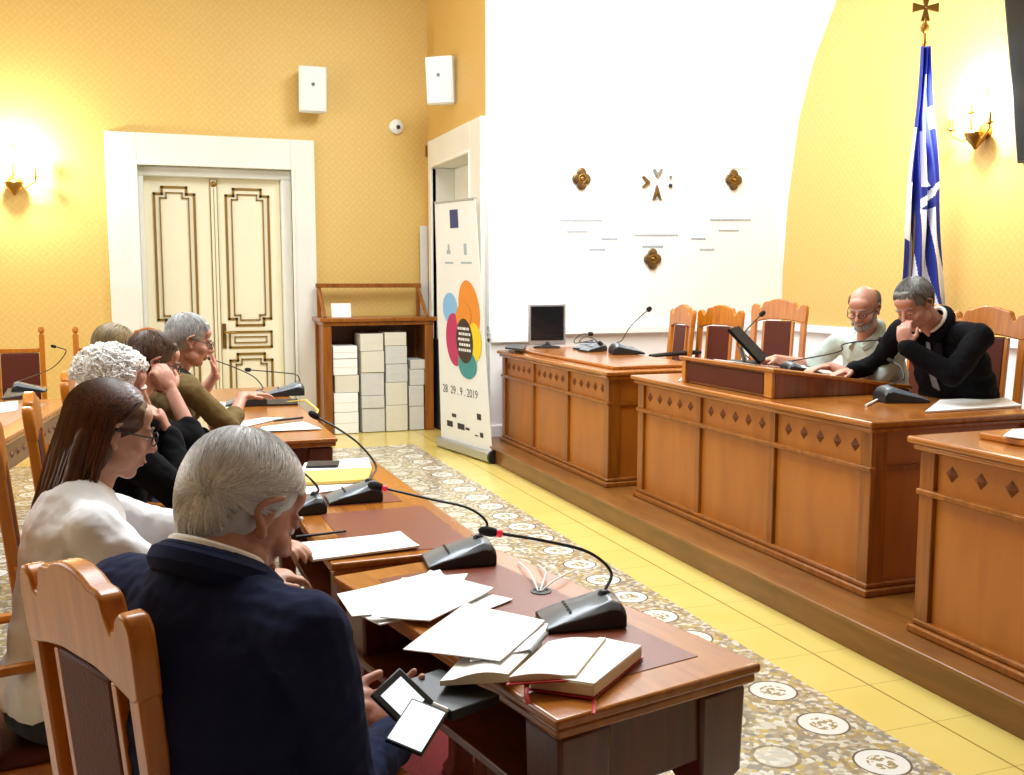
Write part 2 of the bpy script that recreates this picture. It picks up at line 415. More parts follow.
# ---- door 1 : white stone surround, cream double leaf with gilt mouldings
d1 = thing('door_1', '', 'door'); del d1['label'], d1['category']; struct(d1)
f = MB(); f.b2((-0.32, YB - 0.07, 0), (DX0, YB, 3.0)); f.b2((DX1, YB - 0.07, 0), (1.69, YB, 3.0)); f.b2((DX0, YB - 0.07, DZ), (DX1, YB, 3.0))
f.b2((-0.06, YB - 0.085, 0), (DX0, YB + 0.3, DZ + 0.03)); f.b2((DX1, YB - 0.085, 0), (1.48, YB + 0.3, DZ + 0.03)); f.b2((DX0, YB - 0.085, DZ), (DX1, YB + 0.3, DZ + 0.03))
f.build('door_frame', 'stone', d1, bevel=0.008)
j = MB(); j.b2((DX0, YB + 0.04, 0), (0.02, YB + 0.28, 2.6)); j.b2((1.36, YB + 0.04, 0), (DX1, YB + 0.28, 2.6)); j.b2((DX0, YB + 0.04, 2.6), (DX1, YB + 0.28, DZ))
j.build('jamb_lining', 'stone', d1, bevel=0.01)
def notched(x0, x1, z0, z1, nx, nz):
    return [(x0, z0 + nz), (x0 + nx, z0 + nz), (x0 + nx, z0), (x1 - nx, z0), (x1 - nx, z0 + nz), (x1, z0 + nz), (x1, z1 - nz), (x1 - nx, z1 - nz), (x1 - nx, z1), (x0 + nx, z1), (x0 + nx, z1 - nz), (x0, z1 - nz)]
def frame_line(mb, pts, y, t=0.012, r=0.016):
    n = len(pts)
    for i in range(n):
        (xa, za), (xb, zb) = pts[i], pts[(i + 1) % n]
        mb.b2((min(xa, xb) - r / 2, y - t, min(za, zb) - r / 2), (max(xa, xb) + r / 2, y, max(za, zb) + r / 2))
YD = YB + 0.15
for k, (xa, xb) in enumerate(((0.02, 0.69), (0.69, 1.36))):
    lf = MB().b2((xa, YD, 0), (xb - 0.004, YD + 0.05, 2.6)).build('door_leaf', 'cream', d1, bevel=0.004)
    if k == 0: a, b_ = 0.115, 0.50
    else: a, b_ = 0.81, 1.235
    g = MB(); g2 = MB()
    for (z0, z1, nn) in ((1.10, 2.50, 0.075), (0.17, 0.80, 0.075)):
        frame_line(g, notched(a, b_, z0, z1, nn, nn * 0.9), YD, r=0.024)
        frame_line(g2, notched(a + 0.055, b_ - 0.055, z0 + 0.055, z1 - 0.055, nn * 0.8, nn * 0.7), YD, t=0.018, r=0.012)
        g3 = None
    frame_line(g, notched(a, b_, 0.87, 1.03, 0.001, 0.001), YD, r=0.022)
    frame_line(g2, notched(a + 0.05, b_ - 0.05, 0.92, 0.98, 0.001, 0.001), YD, t=0.018, r=0.010)
    for q in (0.13, 2.62): pass
    g.build('gilt_moulding', 'gold', lf); g2.build('inner_moulding', 'gold', lf)
m = MB(); m.b2((0.66, YD - 0.03, 0.03), (0.72, YD, 2.59)); m.build('meeting_stile', 'cream', d1, bevel=0.008)
m = MB(); m.b2((0.652, YD - 0.012, 0.03), (0.66, YD - 0.001, 2.59)); m.b2((0.72, YD - 0.012, 0.03), (0.728, YD - 0.001, 2.59)); m.b2((0.687, YD - 0.034, 0.03), (0.693, YD - 0.03, 2.5)); m.build('gilt_bead', 'gold', d1)
m = MB(); m.b2((0.735, YD - 0.012, 0.86), (0.775, YD, 1.12)); m.tube([(0.755, YD - 0.01, 1.03), (0.755, YD - 0.06, 1.03), (0.80, YD - 0.065, 1.03), (0.86, YD - 0.06, 1.025)], [0.012, 0.011, 0.010, 0.012], 10)
m.build('door_handle', 'brass', d1, bevel=0.003)
m = MB(); m.ell((0.69, YD - 0.03, 2.54), (0.03, 0.02, 0.03)); m.build('keeper_knob', 'brass', d1)

# ---- door 2 in the side wall
d2 = thing('door_2', '', 'door'); del d2['label'], d2['category']; struct(d2)
f = MB(); f.b2((XS - 0.05, 8.69, 0), (XS, EY0, 3.03)); f.b2((XS - 0.05, EY1, 0), (XS, 10.48, 3.03)); f.b2((XS - 0.05, EY0, EZ), (XS, EY1, 3.03))
f.b2((XS - 0.065, EY0 - 0.02, 0), (XS + 0.38, EY0, EZ)); f.b2((XS - 0.065, EY1, 0), (XS + 0.38, EY1 + 0.03, EZ)); f.b2((XS - 0.065, EY0, EZ), (XS + 0.38, EY1, EZ + 0.03))
f.build('door_frame', 'stone', d2, bevel=0.008)
m = MB(); m.b2((XS + 0.2, EY0 + 0.002, 0.02), (XS + 0.25, EY1 - 0.002, EZ - 0.002)); lf = m.build('door_leaf', 'stone', d2, bevel=0.004)
m = MB(); m.b2((XS + 0.19, 9.62, 0.05), (XS + 0.20, 9.66, EZ - 0.02)); m.build('gap_shade_strip', 'ink', lf)  # solid ink strip painted in for the shade of a gap
m = MB(); m.b2((XS + 0.19, EY0 + 0.02, 2.2), (XS + 0.198, 9.58, 2.7)); pnl = m.build('transom_panel', 'white_pl', d2)
m = MB()
for (y0, z0, y1, z1) in ((9.30, 2.62, 9.52, 2.585), (9.30, 2.50, 9.50, 2.47), (9.25, 2.46, 9.32, 2.36), (9.46, 2.46, 9.52, 2.36), (9.34, 2.40, 9.42, 2.34)):
    m.b2((XS + 0.182, y0, z0), (XS + 0.19, y1, z1))
m.build('scroll_mark', 'ink', pnl, bevel=0.003)

# ---- platform
struct(MB().b2((2.77, -2.0, 0), (XR, YM, 0.125)).b2((2.745, -2.0, 0.125), (XR, YM, 0.145)).build('platform', 'step', bevel=0.006))
PZ = 0.145

# ================================================================== PRESIDIUM DESKS
def desk(label, x0, x1, y0, y1, npan, zt=0.95, group='panelled wooden desks on the platform', stile=0.075, end_bev=0.0):
    t = thing('panelled_desk', label, 'desk', ((x0 + x1) / 2, (y0 + y1) / 2, PZ), 0, group)
    cx, cy = (x0 + x1) / 2, (y0 + y1) / 2
    def L(x, y, z): return (x - cx, y - cy, z - PZ)
    body = MB(); body.b2(L(x0 + 0.03, y0 + 0.03, PZ), L(x0 + 0.06, y1 - 0.03, zt - 0.04)); body.b2(L(x0 + 0.03, y0 + 0.03, PZ), L(x1, y0 + 0.055, zt - 0.04)); body.b2(L(x0 + 0.03, y1 - 0.055, PZ), L(x1, y1 - 0.03, zt - 0.04))
    body.build('carcass', 'panel', t)
    ws = (y1 - y0 - 0.06) / npan
    for i in range(npan + 1):
        yy = y0 + 0.03 + ws * i
        s = stile if i in (0, npan) else stile * 0.7
        fr = MB()
        if i == 0: fr.b2(L(x0 + 0.01, y0 + 0.01, PZ + 0.05), L(x0 + 0.032, y0 + 0.01 + s, zt - 0.05))
        elif i == npan: fr.b2(L(x0 + 0.01, y1 - 0.01 - s, PZ + 0.05), L(x0 + 0.032, y1 - 0.01, zt - 0.05))
        else: fr.b2(L(x0 + 0.01, yy - s / 2, PZ + 0.05), L(x0 + 0.032, yy + s / 2, zt - 0.05))
        fr.build('stile', 'wood', t, bevel=0.004)
    for yy in (y0, y1):   # end faces
        a, b_ = (yy + 0.014, yy + 0.034) if yy == y0 else (yy - 0.034, yy - 0.014)
        fr = MB(); fr.b2(L(x0 + 0.034, a, PZ + 0.05), L(x0 + 0.10, b_, zt - 0.05)); fr.b2(L(x0 + 0.034, a - 0.001, zt - 0.238), L(x1 - 0.002, b_, zt - 0.212)); fr.b2(L(x1 - 0.08, a, PZ + 0.05), L(x1 - 0.001, b_, zt - 0.05))
        fr.build('end_frame', 'wood', t)
    rl = MB(); rl.b2(L(x0 - 0.002, y0 + 0.003, zt - 0.235), L(x0 + 0.033, y1 - 0.003, zt - 0.21)); rl.build('frieze_rail', 'wood', t, bevel=0.006)
    bs = MB()
    bs.b2(L(x0 - 0.01, y0 - 0.01, PZ), L(x1, y1 + 0.01, PZ + 0.035)); bs.b2(L(x0 + 0.005, y0 + 0.005, PZ + 0.035), L(x1, y1 - 0.005, PZ + 0.06))
    bs.build('plinth', 'wood', t, bevel=0.008)
    for i in range(npan):
        for k in range(5):
            yy = y0 + 0.03 + ws * i + ws * (k + 0.5) / 5 * 0.86 + ws * 0.07
            z = zt - 0.13; s = 0.036; xx = x0 + 0.032; fz = MB()
            V = [fz.bm.verts.new(L(*q)) for q in ((xx, yy, z + s), (xx, yy + s, z), (xx, yy, z - s), (xx, yy - s, z))]; A = fz.bm.verts.new(L(xx - 0.022, yy, z))
            for q in range(4): fz.bm.faces.new((V[q], V[(q + 1) % 4], A))
            fz.bm.faces.new(V[::-1])
            fz.build('carved_diamond', 'carved', t, smooth=False)
    tp = MB(); tp.b2(L(x0 - 0.03, y0 - 0.03, zt - 0.03), L(x1, y1 + 0.03, zt)); tp.b2(L(x0 - 0.012, y0 - 0.012, zt - 0.055), L(x1, y1 + 0.012, zt - 0.03))
    tp.build('desktop', 'tabletop', t, bevel=0.01, seg=3)
    return t, L
dk1, L1 = desk('wooden desk with three panels at the far end, monitor standing on it', 2.94, 3.75, 6.15, 8.35, 3)
m = MB(); m.b2(L1(3.03, 6.25, 0.95), L1(3.7, 8.25, 0.975)); m.build('raised_top', 'tabletop', dk1, bevel=0.008)
dk2, L2 = desk('middle wooden desk carrying the raised lectern box and laptop', 3.0, 3.98, 3.57, 5.85, 3)
dk3, L3 = desk('nearest wooden desk on the platform, cut off by the right picture edge', 2.88, 3.7, 0.6, 3.16, 3)
m = MB(); m.b2(L3(3.05, 0.7, 0.95), L3(3.64, 3.02, 0.978)); m.build('raised_top', 'tabletop', dk3, bevel=0.008)
# sloped lectern box on the middle desk
lx0, lx1, ly0, ly1 = 3.08, 3.96, 4.42, 5.36
t = thing('sloped_lectern_box', 'low sloping wooden lectern box with brown leather front on the middle desk', 'lectern', (3.5, 4.9, 0.95))
def LL(x, y, z): return (x - 3.5, y - 4.9, z - 0.95)
b = MB(); b.poly([LL(lx0, ly0, 0.951), LL(lx1, ly0, 0.951), LL(lx1, ly0, 0.97), LL(lx0, ly0, 1.085)], (0, ly1 - ly0, 0)); b.build('box', 'wood', t, bevel=0.003)
b = MB(); b.poly([LL(lx0 - 0.03, ly0 - 0.025, 1.088), LL(lx1, ly0 - 0.025, 0.972), LL(lx1, ly0 - 0.025, 0.992), LL(lx0 - 0.03, ly0 - 0.025, 1.112)], (0, ly1 - ly0 + 0.05, 0)); b.build('sloped_top', 'tabletop', t, bevel=0.007)
b = MB(); b.b2(LL(lx0 - 0.014, ly0 + 0.09, 0.965), LL(lx0, ly1 - 0.05, 1.075)); b.build('leather_front', 'leather', t, bevel=0.004)
b = MB(); b.b2(LL(lx0 - 0.02, ly0, 0.952), LL(lx0, ly0 + 0.075, 1.088)); b.b2(LL(lx0 - 0.02, ly1 - 0.04, 0.952), LL(lx0, ly1, 1.088)); b.build('corner_post', 'wood_honey', t, bevel=0.004)

# ================================================================== CHAIRS
def make_chair(label, h=1.17, group='carved wooden armchairs'):
    t = thing('carved_armchair', label, 'chair', (0, 0, 0), 0, group)
    wd = 0.235
    # seat
    MB().box((0, 0.0, 0.455), (0.45, 0.43, 0.06)).build('seat', 'leather', t, bevel=0.022, seg=3)
    s = MB(); s.box((0, 0.225, 0.405), (0.44, 0.03, 0.07)); s.box((0, -0.215, 0.405), (0.44, 0.03, 0.07)); s.box((0.222, 0, 0.405), (0.03, 0.42, 0.07)); s.box((-0.222, 0, 0.405), (0.03, 0.42, 0.07))
    s.build('seat_frame', 'chair_wood', t, bevel=0.005)
    rk = lambda z: -0.235 - max(0, z - 0.45) * 0.10      # recline of the back
    for sx in (-1, 1):
        g = MB(); g.lathe((sx * 0.215, 0.215, 0), [(0.02, 0), (0.026, 0.02), (0.02, 0.05), (0.024, 0.1), (0.03, 0.28), (0.022, 0.31), (0.03, 0.34), (0.03, 0.44)], 14); g.build('leg', 'chair_wood', t)
        g = MB(); g.tube([(sx * 0.215, -0.26, 0), (sx * 0.215, -0.235, 0.25), (sx * 0.215, -0.235, 0.46)], [0.026, 0.03, 0.03], 4); g.build('leg', 'chair_wood', t, bevel=0.004)
        zz = [0.44, 0.7, 0.95, h - 0.12]
        g = MB()
        for a_, b_ in zip(zz[:-1], zz[1:]):
            g.poly([(sx * wd - 0.024, rk(a_) - 0.02, a_), (sx * wd + 0.024, rk(a_) - 0.02, a_), (sx * wd + 0.024, rk(a_) + 0.02, a_), (sx * wd - 0.024, rk(a_) + 0.02, a_)], (0, rk(b_) - rk(a_), b_ - a_))
        bmesh.ops.remove_doubles(g.bm, verts=g.bm.verts, dist=0.0005)
        g.build('back_post', 'chair_wood', t, bevel=0.006)
        a_, b_ = 0.53, h - 0.17
        g = MB(); g.poly([(sx * 0.135 - 0.012, rk(a_) - 0.014, a_), (sx * 0.135 + 0.012, rk(a_) - 0.014, a_), (sx * 0.135 + 0.012, rk(a_) + 0.014, a_), (sx * 0.135 - 0.012, rk(a_) + 0.014, a_)], (0, rk(b_) - rk(a_), b_ - a_)); g.build('back_slat', 'chair_wood', t, bevel=0.003)
        g = MB(); g.tube([(sx * 0.25, rk(0.7), 0.70), (sx * 0.255, -0.05, 0.705), (sx * 0.255, 0.15, 0.70), (sx * 0.255, 0.23, 0.685)], [0.02, 0.022, 0.025, 0.028], 8, flat=0.7)
        g.tube([(sx * 0.25, 0.16, 0.43), (sx * 0.252, 0.155, 0.56), (sx * 0.255, 0.17, 0.69)], [0.018, 0.022, 0.017], 8); g.build('armrest', 'chair_wood', t)
    # crest rail with ears, notches and a raised centre
    half = [(wd + 0.026, h - 0.17), (wd + 0.030, h - 0.10), (wd + 0.028, h - 0.055), (wd + 0.012, h - 0.035), (wd - 0.012, h - 0.032), (wd - 0.034, h - 0.045), (wd - 0.045, h - 0.068), (wd - 0.06, h - 0.072), (wd - 0.075, h - 0.05), (wd - 0.085, h - 0.022), (wd - 0.105, h - 0.014), (0.10, h - 0.012), (0.07, h + 0.0), (0.03, h + 0.008), (0, h + 0.010)]
    top = half + [(-x, z) for x, z in half[-2::-1]]
    low = [(-wd + 0.0, h - 0.18), (-0.16, h - 0.165), (-0.08, h - 0.155), (0.08, h - 0.155), (0.16, h - 0.165), (wd - 0.0, h - 0.18)]
    g = MB(); g.poly([(x, rk(z) - 0.022, z) for x, z in top + low], (0, 0.044, 0)); g.build('crest_rail', 'chair_wood', t, bevel=0.012, seg=3)
    g = MB(); g.box((0, rk(0.53), 0.53), (0.45, 0.03, 0.05)); g.build('lower_rail', 'chair_wood', t, bevel=0.006)
    a_, b_ = 0.55, h - 0.165
    g = MB(); g.poly([(-0.124, rk(a_) - 0.016, a_), (0.124, rk(a_) - 0.016, a_), (0.124, rk(a_) + 0.018, a_), (-0.124, rk(a_) + 0.018, a_)], (0, rk(b_) - rk(a_), b_ - a_)); g.build('back_panel', 'leather', t, bevel=0.010, seg=3)
    g = MB(); g.cyl((-0.215, 0.2, 0.17), (-0.215, -0.24, 0.17), 0.012); g.cyl((0.215, 0.2, 0.17), (0.215, -0.24, 0.17), 0.012); g.cyl((-0.215, 0, 0.17), (0.215, 0, 0.17), 0.012); g.build('stretcher', 'chair_wood', t)
    return t
def az(a): return -math.radians(a)       # facing azimuth measured clockwise from +Y
ch = make_chair('carved wooden armchair behind the man in the navy jacket, nearest the camera')
ch.location = (0.135, 1.815, 0); ch.rotation_euler[2] = az(64); ch.scale = (0.80, 0.92, 0.955)
chT = make_chair('tall carved wooden armchair of the man in the black suit, right edge', h=1.27)
chT.location = (4.23, 4.36, PZ); chT.rotation_euler[2] = az(-105); chT.scale = (0.9, 0.95, 1)
LIST = [
    (ch, (-0.20, 2.72, 0), 82, 'carved wooden armchair of the woman in the white blouse'),
    (ch, (-0.20, 3.62, 0), 84, 'carved wooden armchair of the white curly haired person'),
    (ch, (-0.17, 4.40, 0), 88, 'carved wooden armchair of the grey-brown haired person hiding an ear'),
    (ch, (-0.10, 5.35, 0), 90, 'carved wooden armchair of the man in the olive jacket'),
    (ch, (0.03, 9.75, 0), 175, 'empty carved wooden armchair, only its crest showing before the double door'),
    (ch, (4.10, 7.70, PZ), -85, 'leftmost of the three empty armchairs in front of the white wall'),
    (ch, (4.32, 7.28, PZ), -112, 'middle of the three empty armchairs in front of the white wall'),
    (chT, (4.43, 6.56, PZ), -118, 'rightmost of the three empty armchairs, taller, beside the bearded man'),
    (chT, (4.36, 5.02, PZ), -95, 'carved armchair hidden under the bearded man in the pale green shirt'),
]
for (src, p, a, lab) in LIST:
    k_ = dup(src, p, az(a), lab)
    if p[2] > 0 and src is ch: k_.scale = (0.88, 0.95, 1.03)
def post_chair(label, loc, a):
    t = thing('post_back_chair', label, 'chair', loc, az(a), 'chairs with round-topped posts by the back wall')
    MB().box((0, 0, 0.455), (0.44, 0.42, 0.06)).build('seat', 'leather', t, bevel=0.02)
    for sx in (-1, 1):
        m = MB(); m.cyl((sx * 0.2, 0.19, 0), (sx * 0.2, 0.19, 0.43), 0.022, n=10); m.build('leg', 'chair_wood', t)
        m = MB(); m.box((sx * 0.205, -0.21, 0.56), (0.05, 0.045, 1.12)); m.lathe((sx * 0.205, -0.21, 1.12), [(0.02, 0), (0.016, 0.008), (0.03, 0.028), (0.028, 0.05), (0.012, 0.066)], 14); m.build('back_post', 'chair_wood', t, bevel=0.004)
        m = MB(); m.tube([(sx * 0.205, -0.2, 0.68), (sx * 0.21, 0.0, 0.69), (sx * 0.21, 0.2, 0.68)], [0.02, 0.022, 0.026], 8); m.cyl((sx * 0.205, 0.17, 0.43), (sx * 0.205, 0.17, 0.67), 0.018, n=10); m.build('armrest', 'chair_wood', t)
    MB().box((0, -0.21, 0.99), (0.37, 0.03, 0.035)).build('top_rail', 'chair_wood', t, bevel=0.005)
    MB().box((0, -0.21, 0.55), (0.37, 0.03, 0.04)).build('lower_rail', 'chair_wood', t, bevel=0.005)
    t.scale = (0.82, 0.9, 1.0)
    MB().box((0, -0.205, 0.77), (0.35, 0.045, 0.40)).build('back_panel', 'leather', t, bevel=0.012, seg=3)
    return t
post_chair('chair with brown leather back between round-topped posts behind the far left table', (-0.98, 8.95, 0), 176)
post_chair('chair with one round-topped post showing right of the brown leather chair', (-0.42, 8.85, 0), 188)

# ================================================================== AUDIENCE TABLES
def ztable(name_label, P0, P1, width, zt=0.76, pads=(), pad_w=0.36, group='leather-inlaid wooden conference tables', apron=0.15):
    """right-hand edge from P0 (near) to P1 (far); table lies to its left"""
    P0 = Vector((P0[0], P0[1], 0)); P1 = Vector((P1[0], P1[1], 0)); d = (P1 - P0); Ln = d.length; d.normalize()
    a = math.atan2(d.x, d.y)
    t = thing('conference_table', name_label, 'table', (P0.x, P0.y, 0), -a, group)
    # local frame: +y along the table, table spans x -width..0
    tp = MB(); tp.b2((-width, 0, zt - 0.022), (0, Ln, zt)); tp.b2((-width + 0.008, 0.008, zt - 0.045), (-0.008, Ln - 0.008, zt - 0.022)); tp.build('tabletop', 'tabletop', t, bevel=0.007, seg=3)
    ap = MB(); i = 0.035
    ap.b2((-width + i, i, zt - 0.045 - apron), (-i, i + 0.02, zt - 0.045)); ap.b2((-width + i, Ln - i - 0.02, zt - 0.045 - apron), (-i, Ln - i, zt - 0.045)); ap.b2((-i - 0.02, i, zt - 0.045 - apron), (-i, Ln - i, zt - 0.045))
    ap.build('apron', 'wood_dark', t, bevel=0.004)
    for (x, y) in ((-i - 0.05, i + 0.05), (-width + i + 0.05, i + 0.05), (-i - 0.05, Ln - i - 0.05), (-width + i + 0.05, Ln - i - 0.05)):
        g = MB(); s = 0.052
        prof = [(0.05, 0), (0.052, 0.03), (0.036, 0.06), (0.032, 0.3), (0.04, 0.48), (0.062, 0.52), (0.066, zt - 0.05)]
        r = []
        for (q, z) in prof: r.append([g.bm.verts.new((x + sx * q * 0.95, y + sy * q * 0.95, z)) for sx, sy in ((-1, -1), (1, -1), (1, 1), (-1, 1))])
        for u in range(len(r) - 1):
            for k in range(4): g.bm.faces.new((r[u][k], r[u][(k + 1) % 4], r[u + 1][(k + 1) % 4], r[u + 1][k]))
        g.bm.faces.new(r[0][::-1]); g.bm.faces.new(r[-1])
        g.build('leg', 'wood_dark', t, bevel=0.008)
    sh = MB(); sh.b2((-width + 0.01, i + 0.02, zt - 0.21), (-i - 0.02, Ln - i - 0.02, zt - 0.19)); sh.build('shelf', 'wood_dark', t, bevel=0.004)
    for (y0, y1, x0, x1) in pads:
        g = MB(); g.b2((x0, y0, zt - 0.001), (x1, y1, zt + 0.0015)); g.build('leather_inlay', 'leather_pad', t)
    return t
TZ = 0.76
ztable('near end wooden conference table with the open book and grey microphone on it', (1.203, 1.746), (0.975, 2.80), 0.53, pads=((0.10, 0.98, -0.44, -0.09),))
ztable('second wooden conference table, holding yellow folder and paper sheets, behind the nearest', (0.972, 2.815), (0.945, 4.36), 0.50, pads=((0.05, 0.62, -0.42, -0.05), (0.72, 1.22, -0.42, -0.10)))
ztable('far wooden conference table with two microphones in front of the man in olive', (0.905, 5.10), (0.93, 7.75), 0.56, pads=())
# opposite wing, far left
t = tl_ = ztable('wooden table at the far left edge with papers and carved frieze', (-0.735, 5.4), (-0.47, 7.45), 0.62, pads=((0.2, 1.8, -0.5, -0.12),), apron=0.14)
for k in range(16):
    g = MB()
    y = 0.12 + k * 0.125; s = 0.022
    V = [g.bm.verts.new(q) for q in ((-0.0345, y, 0.64 + s), (-0.0345, y + s, 0.64), (-0.0345, y, 0.64 - s), (-0.0345, y - s, 0.64))]; A = g.bm.verts.new((-0.022, y, 0.64))
    for q in range(4): g.bm.faces.new((V[q], V[(q + 1) % 4], A))
    g.build('carved_diamond', 'wood_dark', t, smooth=False)
tag(MB().b2((0.15, 1.5, 0.001), (1.22, 4.9, 0.012)).build('carpet', 'carpet', bevel=0.004), 'dark red carpet lying under the conference tables', 'carpet')

# ================================================================== DESKTOP MICROPHONES
def mic(label, base, rz, neck, group, head_r=0.013, ring=True, sc=1.0):
    """base: point on the surface; rz: unit's facing; neck: list of world points from the hump to the head"""
    t = thing('gooseneck_microphone', label, 'microphone', base, rz, group)
    # wedge-shaped console: low at front (-y), hump at the back (+y)
    prof = [(-0.085, 0.012), (-0.05, 0.026), (0.0, 0.040), (0.035, 0.050), (0.055, 0.058), (0.075, 0.052), (0.088, 0.035)]
    def wx(y): return (0.062 - 0.008 * ((y + 0.085) / 0.17)) * sc
    b = MB(); rows = []
    for (y, z) in prof:
        w_ = wx(y); rows.append([b.bm.verts.new((sx * w_, y * sc, zz * sc)) for sx, zz in ((-1, 0.0), (-1, z * 0.72), (-0.78, z), (0, z * 1.12), (0.78, z), (1, z * 0.72), (1, 0.0))])
    for i in range(len(rows) - 1):
        for k in range(6): b.bm.faces.new((rows[i][k], rows[i][k + 1], rows[i + 1][k + 1], rows[i + 1][k]))
        b.bm.faces.new((rows[i][6], rows[i][0], rows[i + 1][0], rows[i + 1][6]))
    b.bm.faces.new(rows[0][::-1]); b.bm.faces.new(rows[-1])
    for f_ in b.bm.faces:
        if f_.calc_center_median().z > 0.025 * sc and abs(f_.normal.z) >= 0: f_.material_index = 0
    bmesh.ops.recalc_face_normals(b.bm, faces=b.bm.faces)
    for f_ in b.bm.faces: f_.material_index = 0 if f_.normal.z > 0.6 else 1
    b.build('console', ['mic_grey', 'black'], t, bevel=0.004)
    g = MB(); g.lathe((0, 0.052 * sc, 0.055 * sc), [(0.016, 0), (0.015, 0.008), (0.009, 0.014)], 16); g.build('neck_socket', 'black', t)
    g = MB()
    for k in range(-2, 3): g.box((k * 0.016 * sc, -0.03 * sc, 0.0365 * sc), (0.009 * sc, 0.006 * sc, 0.002), RX(0.28))
    g.build('button_row', 'black', t)
    inv = (Matrix.Translation(Vector(base)) @ Matrix.Rotation(rz, 4, 'Z')).inverted()
    q = [Vector((0, 0.052 * sc, 0.062 * sc))] + [inv @ Vector(p) for p in neck]
    # smooth the neck with a Catmull-Rom spline
    P = [q[0] * 2 - q[1]] + q + [q[-1] * 2 - q[-2]]; out = []
    for i in range(1, len(P) - 2):
        for s in range(6):
            u = s / 6; p0, p1, p2, p3 = P[i - 1], P[i], P[i + 1], P[i + 2]
            out.append(0.5 * ((2 * p1) + (p2 - p0) * u + (2 * p0 - 5 * p1 + 4 * p2 - p3) * u * u + (3 * p1 - p0 - 3 * p2 + p3) * u ** 3))
    out.append(q[-1])
    g = MB(); g.tube(out, 0.0040, 8); g.build('gooseneck', 'black', t)
    dr = (q[-1] - q[-2]).normalized(); rot = Vector((0, 0, 1)).rotation_difference(dr).to_matrix()
    g = MB(); g.lathe(q[-1] + dr * 0.004, [(0.007, -0.004), (head_r * 0.85, 0.0), (head_r, 0.010), (head_r, 0.026), (head_r * 0.75, 0.036), (head_r * 0.3, 0.041)], 16, rot); g.build('microphone_head', 'foam', t)
    if ring:
        g = MB(); g.lathe(q[-1] - dr * 0.012, [(0.0085, 0), (0.0095, 0.002), (0.0095, 0.012), (0.0085, 0.014)], 16, rot); g.build('indicator_ring', 'red_led', t)
    return t
GL = 'gooseneck microphones on the audience tables'; GR = 'gooseneck microphones on the platform desks'
# near-left group
def npts(lst): return [pd(*q) for q in lst]
mic('large grey microphone unit beside the open book, its neck reaching left', pz(580, 622, TZ + 0.002), az(100), npts([(611, 572, 2.42), (588, 552, 2.41), (545, 541, 2.40), (497, 533, 2.38)]), GL, head_r=0.012, sc=1.12)
mic('black microphone unit on the leather inlay above the fanned white sheets', pz(458, 562, TZ + 0.002), az(96), npts([(487, 523, 2.9), (468, 508, 2.90), (430, 499, 2.90), (383, 488, 2.90)]), GL, sc=1.15)
mic('black microphone unit on the second table below the yellow folder', pz(353, 500, TZ + 0.002), az(92), npts([(376, 466, 3.78), (360, 445, 3.78), (340, 430, 3.78), (319, 418, 3.78)]), GL, sc=1.15, ring=False)
mic('microphone unit half hidden behind the near man\'s silver head', pz(300, 512, TZ + 0.002), az(92), npts([(318, 488, 3.2), (300, 470, 3.2), (270, 455, 3.25), (250, 450, 3.3)]), GL, sc=1.0, ring=False)
mic('far microphone unit with red ring in front of the olive jacket man', pz(246, 405, TZ + 0.002), az(95), npts([(263, 388, 6.6), (254, 377, 6.6), (236, 368, 6.6), (214, 360, 6.6)]), GL, sc=1.5, head_r=0.015)
mic('farthest black microphone unit at the end of the far table', pz(285, 395, TZ + 0.002), az(95), npts([(300, 383, 7.1), (297, 375, 7.1), (285, 373, 7.1), (251, 370, 7.1)]), GL, sc=1.5, ring=False, head_r=0.015)
mic('thin microphone at the far left table by the leather chair', pz(30, 392, TZ + 0.002), az(-90), npts([(52, 368, 8.2), (66, 352, 8.2), (60, 348, 8.2), (56, 347, 8.2)]), GL, sc=1.3, ring=False)
# platform group
mic('tall microphone standing upright on the far desk', (3.63, 7.25, 0.977), az(-80), npts([(622, 340, 7.9), (630, 327, 7.9), (640, 317, 7.9), (647, 311, 7.9)]), GR, sc=1.5, ring=False, head_r=0.02)
mic('small microphone right of the monitor, neck bent right', (3.55, 7.85, 0.977), az(70), npts([(575, 343, 8.3), (577, 337, 8.3), (583, 334, 8.3), (588, 334, 8.3)]), GR, sc=1.2, ring=False, head_r=0.018)
mic('small low microphone between the monitor and the upright microphone', (3.50, 7.62, 0.977), az(80), npts([(580, 342, 8.1), (585, 337, 8.1), (592, 338, 8.1), (598, 342, 8.1)]), GR, sc=1.2, ring=False, head_r=0.018)
mic('microphone on the middle desk in front of the man in black', (3.62, 4.10, 0.951), az(-75), npts([(903, 380, 5.0), (903, 372, 5.02), (900, 366, 5.05), (893, 362, 5.1)]), GR, sc=1.35, ring=False, head_r=0.010)
mic('microphone on the lectern slope pointing right at the man in black', (3.60, 4.92, 1.022), az(-80), npts([(838, 352, 5.6), (842, 345, 5.6), (855, 342, 5.58), (878, 340, 5.55)]), GR, sc=1.2, ring=False, head_r=0.016)
mic('microphone standing behind the laptop, head above the screen', (3.84, 5.66, 0.951), az(-80), npts([(738, 346, 6.5), (745, 332, 6.5), (754, 322, 6.5), (760, 316, 6.5)]), GR, sc=1.2, ring=False, head_r=0.016)

